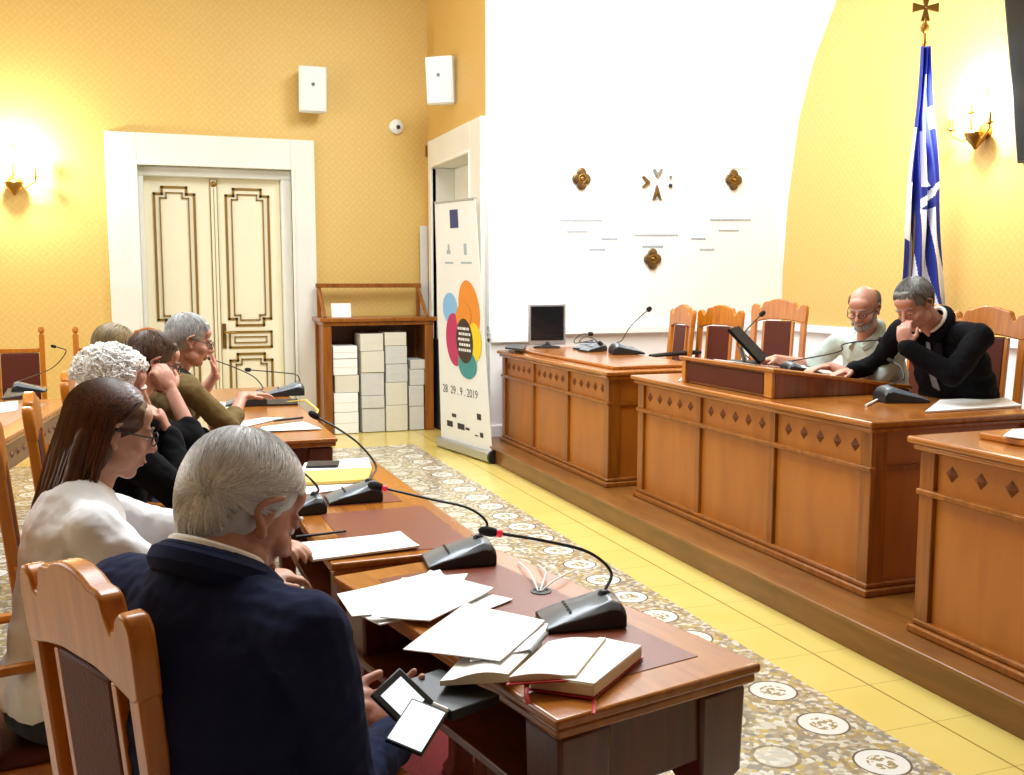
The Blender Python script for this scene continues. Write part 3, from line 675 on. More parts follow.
# ================================================================== PAPERS, BOOKS, DEVICES
random.seed(4)
def sheet(name, label, corners, z, mat='paper', th=0.002, cat='paper', group=None, n=1, curl=0.0):
    """corners: photo points of the sheet lying at height z"""
    P = [pz(x, y, z) for x, y in corners]
    c = sum(P, Vector()) / len(P)
    m = MB()
    nx = 8
    if len(P) == 4:
        bot = []; top = []
        for i in range(nx + 1):
            for j_ in range(nx + 1):
                u, v = i / nx, j_ / nx
                p = (P[0] * (1 - u) + P[1] * u) * (1 - v) + (P[3] * (1 - u) + P[2] * u) * v
                dz = curl * (max(0, u - 0.6) ** 2 * 4 + max(0, 0.35 - v) ** 2 * 3) + 0.0012 * math.sin(u * 5 + v * 3 + len(label))
                bot.append(m.bm.verts.new(p - c + Vector((0, 0, max(0, dz))))); top.append(m.bm.verts.new(p - c + Vector((0, 0, max(0, dz) + th))))
        I = lambda i, j_: i * (nx + 1) + j_
        for i in range(nx):
            for j_ in range(nx):
                m.bm.faces.new((top[I(i, j_)], top[I(i + 1, j_)], top[I(i + 1, j_ + 1)], top[I(i, j_ + 1)])); m.bm.faces.new((bot[I(i, j_)], bot[I(i, j_ + 1)], bot[I(i + 1, j_ + 1)], bot[I(i + 1, j_)]))
        for i in range(nx):
            for (a, b_) in ((I(i, 0), I(i + 1, 0)), (I(i, nx), I(i + 1, nx)), (I(0, i), I(0, i + 1)), (I(nx, i), I(nx, i + 1))):
                m.bm.faces.new((bot[a], bot[b_], top[b_], top[a]))
    else:
        m.poly([p - c for p in P], (0, 0, th))
    o = m.build(name, mat, loc=c, smooth=True)
    return tag(o, label, cat, group)
Z = TZ + 0.0025
G = 'loose papers on the audience tables'
sheet('paper_stack', 'thin stapled stack of papers before the near man\'s face', [(313, 562), (420, 549), (400, 534), (297, 545)], Z, th=0.006, group=G, curl=0.006)
sheet('paper_sheet', 'lowest white sheet of the fanned pile, corner over the table edge', [(352, 612), (380, 626), (470, 606), (512, 600)], Z, group=G, th=0.003)
sheet('paper_sheet', 'broad white sheet of the fanned pile reaching the navy sleeve', [(352, 617), (337, 596), (440, 571), (470, 605)], Z + 0.006, group=G, th=0.002, curl=0.004)
sheet('paper_sheet', 'top white sheet of the fanned pile, near the black microphone', [(380, 618), (430, 573), (494, 590), (430, 622)], Z + 0.011, group=G, th=0.003, curl=0.006)
sheet('paper_sheet', 'slanting white sheet between the broad and top sheets of the fanned pile', [(368, 622), (402, 583), (468, 576), (440, 612)], Z + 0.009, group=G, th=0.0015, curl=0.012)
sheet('paper_sheet', 'narrow sheet sticking out right of the fanned pile', [(440, 614), (470, 590), (513, 600), (490, 609)], Z + 0.002, group=G, th=0.002)
sheet('yellow_folder', 'yellow folder on the second table', [(300, 486), (368, 482), (372, 470), (300, 474)], Z + 0.006, 'folder_yellow', th=0.012, cat='folder')
sheet('paper_stack', 'white papers stacked beyond the yellow folder', [(300, 473), (372, 470), (368, 459), (305, 464)], Z, th=0.006, group=G)
sheet('paper_sheet', 'white sheet below the yellow folder and above the microphone', [(290, 497), (345, 490), (372, 484), (300, 486)], Z, th=0.003, group=G)
sheet('smartphone', 'dark flat phone on papers near the yellow folder', [(306, 468), (338, 467), (340, 462), (308, 463)], Z + 0.009, 'black', th=0.008, cat='phone')
sheet('paper_sheet', 'white sheet on the far table, left of the pen', [(222, 425), (262, 418), (284, 418), (240, 428)], Z, group=G)
sheet('paper_sheet', 'white sheet on the far table, nearest its end', [(258, 432), (322, 429), (303, 422), (262, 427)], Z + 0.003, group=G)
sheet('paper_sheet', 'white sheet beneath the far microphone with red ring', [(212, 411), (240, 411), (245, 403), (215, 402)], Z, group=G)
sheet('notebook', 'dark closed notebook behind the far microphone', [(262, 406), (298, 405), (298, 400), (265, 401)], Z, 'black', th=0.010, cat='notebook')
m = MB(); a_, b_ = pz(275, 423, Z), pz(303, 420, Z); a_.z = b_.z = Z + 0.014; m.cyl(a_, b_, 0.007); m.ell(a_, (0.012, 0.012, 0.007)); tag(m.build('pen', 'black'), 'thick black pen lying on the sheets of the far table', 'pen')
m = MB(); a_, b_ = pz(296, 539, Z), pz(346, 533, Z); a_.z = b_.z = Z + 0.006; m.cyl(a_, b_, 0.005, 0.004); tag(m.build('pen', 'black'), 'dark pen under the near man\'s nose on the table', 'pen')
sheet('paper_sheet', 'white sheet at the far left table corner', [(0, 413), (18, 410), (18, 401), (0, 403)], Z, group=G)
sheet('notebook', 'dark notebook lying on the far left table', [(2, 400), (28, 396), (36, 388), (8, 390)], Z, 'ink', th=0.012, cat='notebook')
sheet('paper_sheet', 'white sheets at the left of the middle desk top', [(678, 381), (705, 376), (712, 368), (690, 371)], 0.952, group='papers on the platform desks')
sheet('paper_stack', 'pale blue-white papers right on the middle desk', [(925, 413), (1022, 407), (1005, 399), (940, 401)], 0.952, th=0.008, group='papers on the platform desks')
sheet('paper_sheet', 'paper at the right picture edge on the nearest desk', [(1003, 437), (1040, 441), (1044, 429), (1012, 430)], 0.98, th=0.004, group='papers on the platform desks')
# rolled note + pen on middle desk
m = MB(); a_, b_ = pz(866, 407, 0.95), pz(886, 397, 0.95); a_.z = b_.z = 0.958; m.cyl(a_, b_, 0.006); tag(m.build('pen', 'paper'), 'white pen lying at the corner of the middle desk', 'pen')
m = MB(); m.ell(pz(892, 401, 0.955) + Vector((0, 0, 0.012)), (0.05, 0.035, 0.014)); o = m.build('crumpled_tissue', 'paper_warm'); tag(o, 'small crumpled paper beside the microphone on the middle desk', 'paper')
# papers on the lectern slope
def slope_z(x): return 1.112 - (x - (lx0 - 0.03)) * (1.112 - 0.992) / (lx1 - lx0 + 0.03)
def slope_sheet(name, label, x0, x1, y0, y1, mat='paper', th=0.004, cat='paper', group='papers on the lectern slope'):
    m = MB(); cx, cy = (x0 + x1) / 2, (y0 + y1) / 2; zc = slope_z(cx) + 0.0015
    m.poly([(x0 - cx, y0 - cy, slope_z(x0) + 0.0015 - zc), (x1 - cx, y0 - cy, slope_z(x1) + 0.0015 - zc), (x1 - cx, y0 - cy, slope_z(x1) + 0.0015 + th - zc), (x0 - cx, y0 - cy, slope_z(x0) + 0.0015 + th - zc)], (0, y1 - y0, 0))
    return tag(m.build(name, mat, loc=(cx, cy, zc), bevel=0.001), label, cat, group)
slope_sheet('paper_sheet', 'white paper on the lectern slope by the laptop', 3.16, 3.42, 4.98, 5.16)
slope_sheet('paper_sheet', 'white paper on the lectern slope in front of the bearded man', 3.62, 3.88, 5.0, 5.30)

# laptop-like screen with its back to the room
t = thing('tilted_screen', 'black screen tilted back on the lectern slope, left of the bearded man', 'screen', (3.40, 5.22, slope_z(3.40) + 0.002), az(-50))
m = MB(); m.box((0, 0.0, 0.006), (0.22, 0.18, 0.01)); m.build('base', 'black', t, bevel=0.003)
m = MB(); m.box((0, -0.03, 0.115), (0.44, 0.018, 0.27), RX(math.radians(-44))); m.build('screen_shell', 'matte_black', t, bevel=0.005)
m = MB(); m.box((0, 0.0, 0.05), (0.06, 0.02, 0.1), RX(math.radians(-20))); m.build('stand', 'mic_grey', t, bevel=0.004)

# monitor on the far desk
t = thing('computer_monitor', 'square monitor with silver bezel standing on the far desk', 'monitor', (3.32, 8.20, 0.976), az(190))
m = MB(); m.lathe((0, 0, 0), [(0.12, 0), (0.12, 0.01), (0.03, 0.022), (0.025, 0.05)], 24); m.build('foot', 'black', t)
m = MB(); m.box((0, -0.02, 0.08), (0.07, 0.03, 0.13)); m.build('stand', 'black', t, bevel=0.006)
m = MB(); m.box((0, 0.0, 0.205), (0.335, 0.04, 0.36)); m.build('housing', 'silver', t, bevel=0.008)
m = MB(); m.box((0, 0.022, 0.215), (0.295, 0.006, 0.30)); m.build('screen', 'screen', t, bevel=0.002)
sheet('keyboard', 'black keyboard beside the monitor on the far desk', [(505, 349), (523, 351), (527, 346), (510, 345)], 0.98, 'black', th=0.015, cat='keyboard')
m = MB(); m.tube([pz(700, 352, 0.95), pz(672, 354, 0.95), pz(650, 356, 0.95)], [0.02, 0.02, 0.015], 10); tag(m.build('folded_cloth', 'black'), 'dark strap lying behind the upright microphone on the far desk', 'strap')

# open book + thick book on near table
def slab_book(label, corners, z, th, cover, pagem, group=None, ribbon=True):
    P = [pz(x, y, z) for x, y in corners]; c = sum(P, Vector()) / 4
    t = thing('book', label, 'book', c, 0, group)
    L = [p - c for p in P]
    m = MB(); m.poly([p * 1.03 for p in L], (0, 0, 0.003)); m.build('cover', cover, t)
    m = MB(); m.poly([p + Vector((0, 0, 0.003)) for p in L], (0, 0, th)); m.build('pages', pagem, t, bevel=0.003)
    m = MB(); m.poly([p * 0.985 + Vector((0, 0, 0.003 + th)) for p in L], (0, 0, 0.0015)); m.build('top_page', 'paper', t)
    if ribbon:
        a_ = L[1]; 
        m = MB(); p0 = L[1] * 0.9 + Vector((0, 0, 0.003)); p1 = L[1] * 1.12 + Vector((0, 0, -0.004)); p2 = p1 + Vector((-0.02, -0.04, 0.001))
        m.tube([p0, p1, p2], 0.004, 6, flat=0.4); m.build('ribbon', 'red', t)
    return t
slab_book('thick closed book with cream page edges at the table corner', [(530, 690), (594, 699), (642, 659), (600, 650)], TZ + 0.004, 0.026, 'red', 'page')
t = thing('open_book', 'open book with white pages lying beside the thick book', 'book', pz(520, 660, TZ + 0.035))
c = pz(520, 660, TZ + 0.035)
def page_block(corners, z, lift, th):
    P = [pz(x, y, z) for x, y in corners]; m = MB(); n = 10; top = []; bot = []
    for i in range(n + 1):
        u = i / n
        a_ = P[0].lerp(P[1], u); b_ = P[3].lerp(P[2], u)
        h = lift * math.sin(min(1, u * 1.25) * math.pi) * 0.9 + th * (1 - 0.35 * u)
        top.append((m.bm.verts.new(a_ - c + Vector((0, 0, h))), m.bm.verts.new(b_ - c + Vector((0, 0, h))))); bot.append((m.bm.verts.new(a_ - c), m.bm.verts.new(b_ - c)))
    for i in range(n):
        m.bm.faces.new((top[i][0], top[i + 1][0], top[i + 1][1], top[i][1])); m.bm.faces.new((bot[i][0], bot[i][1], bot[i + 1][1], bot[i + 1][0]))
        m.bm.faces.new((bot[i][0], bot[i + 1][0], top[i + 1][0], top[i][0])); m.bm.faces.new((bot[i][1], top[i][1], top[i + 1][1], bot[i + 1][1]))
    m.bm.faces.new((bot[0][0], top[0][0], top[0][1], bot[0][1])); m.bm.faces.new((bot[n][0], bot[n][1], top[n][1], top[n][0]))
    bmesh.ops.recalc_face_normals(m.bm, faces=m.bm.faces)
    for f_ in m.bm.faces: f_.material_index = 0 if f_.normal.z > 0.5 else 1
    return m
page_block([(508, 682), (440, 686), (468, 655), (542, 648)], TZ + 0.018, 0.010, 0.016).build('left_pages', ['paper', 'page'], t)
page_block([(509, 682), (576, 678), (606, 640), (548, 646)], TZ + 0.034, 0.006, 0.010).build('right_pages', ['paper', 'page'], t)
m = MB(); m.poly([pz(x, y, TZ + 0.031) - c for x, y in ((506, 686), (580, 681), (611, 640), (548, 648))], (0, 0, 0.003)); m.build('cover', 'red', t)
m = MB(); m.tube([pz(527, 682, TZ + 0.03) - c, pz(526, 694, TZ + 0.02) - c, pz(528, 704, TZ + 0.006) - c], 0.005, 6, flat=0.4); m.build('ribbon', 'red', t)
sheet('paper_sheet', 'large white sheet lying across the open book\'s left page', [(403, 650), (466, 604), (545, 622), (500, 662)], TZ + 0.045, group=G, curl=0.002)
sheet('paper_sheet', 'small white sheet tucked between the open book\'s pages', [(470, 662), (470, 630), (548, 624), (540, 648)], TZ + 0.040, group=G)
m = MB(); a_, b_ = pz(530, 652, TZ + 0.05), pz(546, 634, TZ + 0.05); m.cyl(a_, b_, 0.004, 0.006); tag(m.build('pen', 'mic_grey'), 'grey pen resting in the fold of the open book', 'pen')
# cable hole with white cables
g0 = pz(541, 592, TZ)
t = thing('cable_grommet', 'round black cable hole with white cables near the grey microphone', 'grommet', g0)
m = MB(); m.lathe((0, 0, 0.001), [(0.028, 0), (0.028, 0.003), (0.020, 0.003), (0.019, 0.001)], 24); m.build('ring', 'black', t)
m = MB()
for q in ([(538, 591), (534, 580), (528, 570), (518, 562)], [(540, 591), (544, 580), (546, 572), (538, 565)], [(541, 591), (552, 582), (566, 574), (575, 570)]):
    m.tube([pz(x, y, TZ + 0.004 + 0.012 * math.sin(i * 1.0)) - g0 for i, (x, y) in enumerate(q)], 0.0022, 6)
m.build('white_cable', 'white_pl', t)
m = MB(); m.tube([pz(287, 402, TZ + .01), pz(306, 400, TZ + .03), pz(318, 410, TZ + .02), pz(316, 416, TZ + .006)], 0.006, 6); tag(m.build('cable', 'folder_yellow'), 'yellowish cable looping at the end of the far table', 'cable')
# phone, tablet, folder near the man's lap
def oriented_slab(mb, c, u, v, w_, h_, th):
    n = u.cross(v).normalized()
    mb.box(c, (w_, h_, th), Matrix((u, v, n)).transposed())
def device(name, label, cat, corners, D, th, body, scr, inset=0.08):
    P = [pd(x, y, d_) for (x, y), d_ in zip(corners, D)]; c = sum(P, Vector()) / 4
    u = ((P[1] - P[0]) + (P[2] - P[3])).normalized(); v = ((P[3] - P[0]) + (P[2] - P[1])); v = (v - u * v.dot(u)).normalized()
    w_ = ((P[1] - P[0]).length + (P[2] - P[3]).length) / 2; h_ = ((P[3] - P[0]).length + (P[2] - P[1]).length) / 2
    t = thing(name, label, cat, c)
    n = u.cross(v)
    if n.dot(c - C0) > 0: n = -n
    m = MB(); oriented_slab(m, Vector(), u, v, w_, h_, th); m.build('body', body, t, bevel=0.003)
    m = MB(); oriented_slab(m, n * (th / 2 + 0.0005), u, v, w_ * (1 - inset * 2), h_ * (1 - inset * 2), 0.001); m.build('screen', scr, t)
    return t
device('smartphone', 'black phone with lit screen held in the near man\'s left hand', 'phone', [(373, 692), (401, 668), (432, 702), (402, 735)], (1.80, 1.84, 1.82, 1.76), 0.010, 'black', 'screen_lit', 0.16)
device('tablet', 'white lit tablet tilted below the phone in the near man\'s hand', 'tablet', [(396, 730), (414, 700), (446, 712), (410, 768)], (1.72, 1.78, 1.76, 1.66), 0.008, 'black', 'screen_lit', 0.05)
t = thing('binder', 'black open binder under the table edge beside the tablet', 'binder', pd(440, 690, 1.98))
c = pd(440, 690, 1.98)
m = MB(); m.poly([pd(x, y, d_) - c for x, y, d_ in ((398, 682, 1.98), (452, 712, 1.90), (500, 694, 1.98), (440, 668, 2.05))], (0, 0, -0.02)); m.build('cover', 'black', t, bevel=0.003)
m = MB(); m.tube([pd(398, 680, 1.975) - c, pd(420, 698, 1.935) - c, pd(448, 710, 1.90) - c], 0.004, 6); m.build('white_page_edge', 'paper', t)

# ================================================================== BOOKCASE / DISPLAY DESK AT THE BACK WITH PARCELS
t = thing('display_stand', 'wooden display desk with raised frame, white parcels stacked beneath', 'stand', (2.25, 10.32, 0))
def BL(x, y, z): return (x - 2.25, y - 10.32, z)
for xx in (1.70, 2.76):
    m = MB(); m.b2(BL(xx - 0.045, 10.08, 0), BL(xx + 0.045, 10.13, 1.15)); m.b2(BL(xx - 0.02, 10.13, 0.05), BL(xx + 0.02, 10.56, 1.15)); m.b2(BL(xx - 0.045, 10.53, 0), BL(xx + 0.045, 10.58, 1.15)); m.build('side_panel', 'wood', t, bevel=0.005)
m = MB(); m.b2(BL(1.63, 10.04, 1.15), BL(2.84, 10.6, 1.19)); m.b2(BL(1.66, 10.07, 1.11), BL(2.81, 10.6, 1.15)); m.build('top_board', 'wood', t, bevel=0.006)
m = MB(); m.b2(BL(1.72, 10.55, 0.05), BL(2.74, 10.57, 1.12)); m.build('back_panel', 'wood_dark', t)
m = MB()
for xx in (1.69, 2.75): m.tube([BL(xx, 10.12, 1.19), BL(xx, 10.50, 1.50)], 0.022, 4); m.b2(BL(xx - 0.02, 10.47, 1.19), BL(xx + 0.02, 10.51, 1.53))
m.b2(BL(1.66, 10.46, 1.49), BL(2.78, 10.52, 1.535)); m.build('raised_frame', 'wood', t, bevel=0.004)
m = MB(); m.poly([(-0.10, 0, 0), (0.10, 0, 0), (0.10, 0.03, 0.14), (-0.10, 0.03, 0.14)], (0, 0.01, 0)); tag(m.build('card', 'paper', loc=(1.88, 10.25, 1.192)), 'white card standing on the top of the display desk', 'card')
GP = 'white paper parcels stacked under the display desk'
stacks = [(1.76, 2.02, [0.22, 0.20, 0.18, 0.17, 0.13], ['paper', 'paper', 'paper_warm', 'paper', 'paper']),
          (2.035, 2.285, [0.25, 0.13, 0.24, 0.22, 0.18], ['paper_grey', 'paper_grey', 'paper_grey', 'paper_warm', 'paper_warm']),
          (2.29, 2.53, [0.27, 0.24, 0.19, 0.19, 0.14], ['paper_warm', 'paper_warm', 'paper_grey', 'paper_grey', 'paper_warm']),
          (2.55, 2.72, [0.25, 0.22, 0.17, 0.10], ['paper_grey', 'paper_grey', 'paper_grey', 'paper_grey'])]
ORD = ['bottom', 'second from bottom', 'middle', 'second from top', 'top']
COLN = ['leftmost', 'second', 'third', 'rightmost']
for si, (x0, x1, hs, ms) in enumerate(stacks):
    z = 0.004
    for k, (hh, mm) in enumerate(zip(hs, ms)):
        jx = random.uniform(-0.008, 0.008); yf = 10.10 + random.uniform(0, 0.02)
        m = MB(); m.box((0, 0, hh / 2), (x1 - x0 - 0.014, 0.34, hh - 0.004))
        oname = (ORD[k] if len(hs) == 5 else ['bottom', 'second from bottom', 'second from top', 'top'][k])
        p = m.build('paper_parcel', mm, bevel=0.004, loc=((x0 + x1) / 2 + jx, yf + 0.17, z), rotz=random.uniform(-0.02, 0.02))
        tag(p, '%s parcel of the %s stack under the display desk' % (oname, COLN[si]), 'parcel', GP)
        m = MB(); m.box((0, -0.171, hh * 0.5), (x1 - x0 - 0.03, 0.002, 0.006)); m.build('paper_flap', 'paper_warm', p)
        z += hh
# pale furled panel leaning in the corner behind
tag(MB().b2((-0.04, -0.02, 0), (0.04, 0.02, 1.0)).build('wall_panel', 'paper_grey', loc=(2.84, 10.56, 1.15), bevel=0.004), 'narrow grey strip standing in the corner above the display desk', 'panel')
m = MB(); m.b2((-0.03, -0.16, 0.0), (0.03, 0.16, 0.95)); o = m.build('dark_slab', 'ink', bevel=0.01, loc=(2.88, 10.2, 0)); tag(o, 'narrow dark slab between the display desk and the banner', 'cabinet')  # narrow ink-dark upright slab filling the dark area beside the banner

# ================================================================== ROLL-UP BANNER
BLc, BRc, TLc, TRc = Vector((2.58, 9.02, 0.10)), Vector((2.755, 8.05, 0.10)), Vector((2.535, 9.02, 2.275)), Vector((2.665, 8.22, 2.26))
t = thing('roll_up_banner', 'white roll-up banner with coloured flower of petals, before the side doorway', 'banner', (2.66, 8.55, 0))
o0 = Vector((2.66, 8.55, 0))
nB = (BRc - BLc).cross(Vector((0, 0, 1))).normalized()
if nB.x > 0: nB = -nB          # towards the room
def BUV(u, v, off=0.0): return (BLc.lerp(BRc, u)).lerp(TLc.lerp(TRc, u), v) - o0 + nB * off
m = MB(); n = 8; g1 = []; g2 = []
for i in range(n + 1):
    for k in range(n + 1): g1.append(m.bm.verts.new(BUV(i / n, k / n, 0.002))); g2.append(m.bm.verts.new(BUV(i / n, k / n, -0.002)))
I = lambda i, k: i * (n + 1) + k
for i in range(n):
    for k in range(n):
        m.bm.faces.new((g1[I(i, k)], g1[I(i + 1, k)], g1[I(i + 1, k + 1)], g1[I(i, k + 1)])); m.bm.faces.new((g2[I(i, k)], g2[I(i, k + 1)], g2[I(i + 1, k + 1)], g2[I(i + 1, k)]))
for i in range(n):
    for a_, b_ in ((I(i, 0), I(i + 1, 0)), (I(i, n), I(i + 1, n)), (I(0, i), I(0, i + 1)), (I(n, i), I(n, i + 1))): m.bm.faces.new((g1[a_], g1[b_], g2[b_], g2[a_]))
sheet_o = m.build('banner_sheet', 'white_pl', t)
m = MB(); a_, b_ = BUV(-0.02, 0), BUV(1.02, 0); mid = (a_ + b_) / 2; ang = math.atan2((b_ - a_).y, (b_ - a_).x)
m.box((mid.x, mid.y, 0.055), ((b_ - a_).length, 0.10, 0.09), RZ(ang)); m.build('cassette_base', 'silver', t, bevel=0.015)
m = MB(); m.cyl((b_.x, b_.y, 0.055), (b_ + (b_ - a_).normalized() * 0.03).xy.to_3d() + Vector((0, 0, 0.055)), 0.062); m.build('end_cap', 'black', t)
m = MB(); m.tube([BUV(0, 1), BUV(1, 1)], 0.012, 8); m.build('top_rail', 'silver', t)
m = MB(); m.tube([BUV(0.5, 0, -0.03), BUV(0.5, 1, -0.02)], 0.01, 8); m.build('support_pole', 'silver', t)
def bann_mat(nm, c): M[nm] = simple(nm, c, 0.5, var=0.04); return nm
cols = {'p_orange': 'E08A28', 'p_magenta': 'B82B62', 'p_blue': '7FB8E8', 'p_yellow': 'F2CE1C', 'p_teal': '3A8F90', 'p_dark': '33241E'}
for k, v in cols.items(): bann_mat(k, v)
def petal(nm, cu, cv, ru, rv, rot, off, mat, parent):
    m = MB(); pts = []
    W_, H_ = 0.9, 2.17
    for k in range(28):
        a_ = 2 * math.pi * k / 28; x = ru * math.cos(a_); y = rv * math.sin(a_)
        xr = x * math.cos(rot) - y * math.sin(rot); yr = x * math.sin(rot) + y * math.cos(rot)
        pts.append(BUV(cu + xr / W_, cv + yr / H_, off))
    m.poly(pts, nB * 0.001); return m.build(nm, mat, parent, smooth=False)
petal('petal', 0.72, 0.56, 0.20, 0.26, 0.25, 0.003, 'p_orange', t)
petal('petal', 0.30, 0.56, 0.15, 0.14, 0, 0.0045, 'p_blue', t)
petal('petal', 0.38, 0.43, 0.17, 0.24, 0.1, 0.006, 'p_magenta', t)
petal('petal', 0.80, 0.43, 0.13, 0.17, -0.1, 0.0065, 'p_yellow', t)
petal('petal', 0.63, 0.335, 0.17, 0.13, 0, 0.0075, 'p_teal', t)
petal('petal', 0.60, 0.53, 0.15, 0.12, 0.2, 0.0078, 'p_orange', t)
petal('title_disc', 0.60, 0.43, 0.16, 0.20, 0, 0.009, 'p_dark', t)
def bars(nm, mat, lst, off=0.011):
    m = MB()
    for (u0, v0, u1, v1) in lst: m.poly([BUV(u0, v0, off), BUV(u1, v0, off), BUV(u1, v1, off), BUV(u0, v1, off)], nB * 0.001)
    return m.build(nm, mat, t, smooth=False)
random.seed(9)
tl = []
for r_ in range(5):
    v0 = 0.475 - r_ * 0.022; u = 0.47 + 0.02 * (r_ % 2)
    while u < 0.72: w_ = random.uniform(0.02, 0.045); tl.append((u, v0, u + w_, v0 + 0.011)); u += w_ + 0.012
bars('title_text', 'white_pl', tl)
bars('flag_emblem', 'blueink', [(0.38, 0.89, 0.58, 0.965)], 0.003)
bars('logo_marks', 'inkgrey', [(0.27, 0.785, 0.36, 0.80), (0.30, 0.80, 0.34, 0.825), (0.68, 0.78, 0.74, 0.825), (0.22, 0.745, 0.42, 0.752), (0.60, 0.745, 0.84, 0.752)], 0.003)
bars('sponsor_logos', 'ink', [(0.25, 0.10, 0.34, 0.115), (0.76, 0.115, 0.84, 0.14), (0.14, 0.055, 0.26, 0.08), (0.36, 0.055, 0.50, 0.08), (0.52, 0.06, 0.60, 0.07), (0.70, 0.045, 0.76, 0.05), (0.80, 0.045, 0.86, 0.065)], 0.003)
def text_mesh(s, name, mat, parent, origin, ux, uy, height, ext=0.001):
    cu = bpy.data.curves.new('txt', 'FONT'); cu.body = s; cu.size = 1.0; cu.extrude = 0.0
    o = bpy.data.objects.new('txt', cu); COL.objects.link(o)
    bpy.context.view_layer.update()
    dg = bpy.context.evaluated_depsgraph_get(); me = bpy.data.meshes.new_from_object(o.evaluated_get(dg))
    COL.objects.unlink(o); bpy.data.objects.remove(o)
    ux = ux.normalized(); uy = uy.normalized()
    for v in me.vertices: v.co = origin + ux * v.co.x * height + uy * v.co.y * height
    me.materials.append(M[mat]); q = bpy.data.objects.new(name, me); COL.objects.link(q); q.parent = parent; return q
text_mesh('28  29 . 9 . 2019', 'date_text', 'ink', t, BUV(0.07, 0.20, 0.004), BUV(1, 0.2) - BUV(0, 0.2), BUV(0, 1) - BUV(0, 0), 0.105)

# ================================================================== WALL ITEMS
def speaker(label, c, rot, group='white wall loudspeakers'):
    t = thing('wall_loudspeaker', label, 'loudspeaker', c, 0, group)
    R = rot
    t.scale = (1.1, 1.1, 1.1)
    m = MB(); pts = [(-0.13, 0.0), (0.13, 0.0), (0.10, 0.17), (-0.10, 0.17)]
    m.poly([R @ Vector((x, y, -0.205)) for x, y in pts], R @ Vector((0, 0, 0.41))); m.build('cabinet', 'white_pl', t, bevel=0.015, seg=3)
    m = MB(); m.box(R @ Vector((0, -0.006, 0)), (0.235, 0.01, 0.385), R); m.build('grille', 'white_pl', t, bevel=0.006)
    m = MB(); m.lathe(R @ Vector((0, -0.016, 0.045)), [(0.016, 0), (0.016, 0.006)], 16, R @ RX(math.radians(-90))); m.build('badge', 'mic_grey', t)
    m = MB(); m.tube([R @ Vector((0, 0.16, 0.0)), R @ Vector((0, 0.24, -0.0))], 0.025, 8); m.box(R @ Vector((0, 0.19, 0)), (0.05, 0.03, 0.30), R); m.build('bracket', 'ink', t, bevel=0.004)
    return t
speaker('white loudspeaker on the back wall above the double door\'s corner', (1.66, 10.40, 3.48), RX(math.radians(6)))
speaker('white loudspeaker on the side wall above the second doorway', (2.755, 9.62, 3.50), RZ(math.radians(-38)) @ RX(math.radians(6)))
t = thing('dome_camera', 'small round white camera on the back wall between the loudspeakers', 'camera', (2.57, YB - 0.002, 3.19))
m = MB(); m.lathe((0, 0, 0), [(0.075, 0), (0.075, 0.03), (0.05, 0.055), (0.02, 0.065)], 24, RX(math.radians(90))); m.build('housing', 'white_pl', t)
m = MB(); m.ell((0.01, -0.065, -0.01), 0.022); m.build('lens', 'ink', t)
m = MB(); m.b2((-0.01, -0.01, -0.06), (0.01, 0, 0.06)); tag(m.build('wall_hook', 'brass', loc=(2.9, YB - 0.005, 2.95)), 'tiny metal hook in the back wall corner', 'hook')
# rosettes and cross on the white wall
def on_wall(x, y): p = py(x, y, YM); return Vector((p.x, YM - 0.001, p.z))
GRo = 'bronze rosettes on the white wall'
for (x, y, lab) in ((581, 179, 'bronze four-lobed rosette left of the cross on the white wall'), (733, 180, 'bronze four-lobed rosette right of the cross on the white wall'), (652, 259, 'bronze four-lobed rosette below the cross on the white wall')):
    t = thing('wall_rosette', lab, 'rosette', on_wall(x, y), 0, GRo)
    m = MB()
    for a_ in range(4): m.ell((0.045 * math.cos(a_ * math.pi / 2), -0.012, 0.052 * math.sin(a_ * math.pi / 2)), (0.05, 0.018, 0.05))
    m.build('lobes', 'bronze', t)
    m = MB(); m.torus((0, -0.028, 0), 0.036, 0.007, RX(math.radians(90))); m.ell((0, -0.028, 0), (0.018, 0.012, 0.02)); m.build('boss', 'brass', t)
t = thing('cross_emblem', 'bronze eight-pointed cross emblem at the centre of the white wall', 'emblem', on_wall(657, 183))
def emb(pts, mat, nm='cross_arm'):
    m = MB(); m.poly([(x, 0, z) for x, z in pts], (0, -0.02, 0)); m.build(nm, mat, t, bevel=0.003)
emb([(0, 0.05), (0.055, 0.13), (0.03, 0.135), (0.0, 0.09), (-0.03, 0.135), (-0.05, 0.12), (-0.01, 0.05)], 'mic_grey')
emb([(0, -0.02), (0.045, -0.16), (0.02, -0.15), (0.0, -0.10), (-0.02, -0.15), (-0.05, -0.16), (-0.01, -0.02)], 'bronze')
emb([(-0.08, 0.01), (-0.15, 0.065), (-0.165, 0.05), (-0.12, 0.0), (-0.165, -0.04), (-0.15, -0.05), (-0.08, -0.005)], 'bronze')
emb([(0.13, 0.05), (0.155, 0.055), (0.155, 0.075), (0.13, 0.07)], 'mic_grey', 'cross_tip'); emb([(0.12, -0.03), (0.155, -0.04), (0.16, -0.01), (0.13, 0.0)], 'ink', 'cross_tip')
sc_ = 240 / 1024
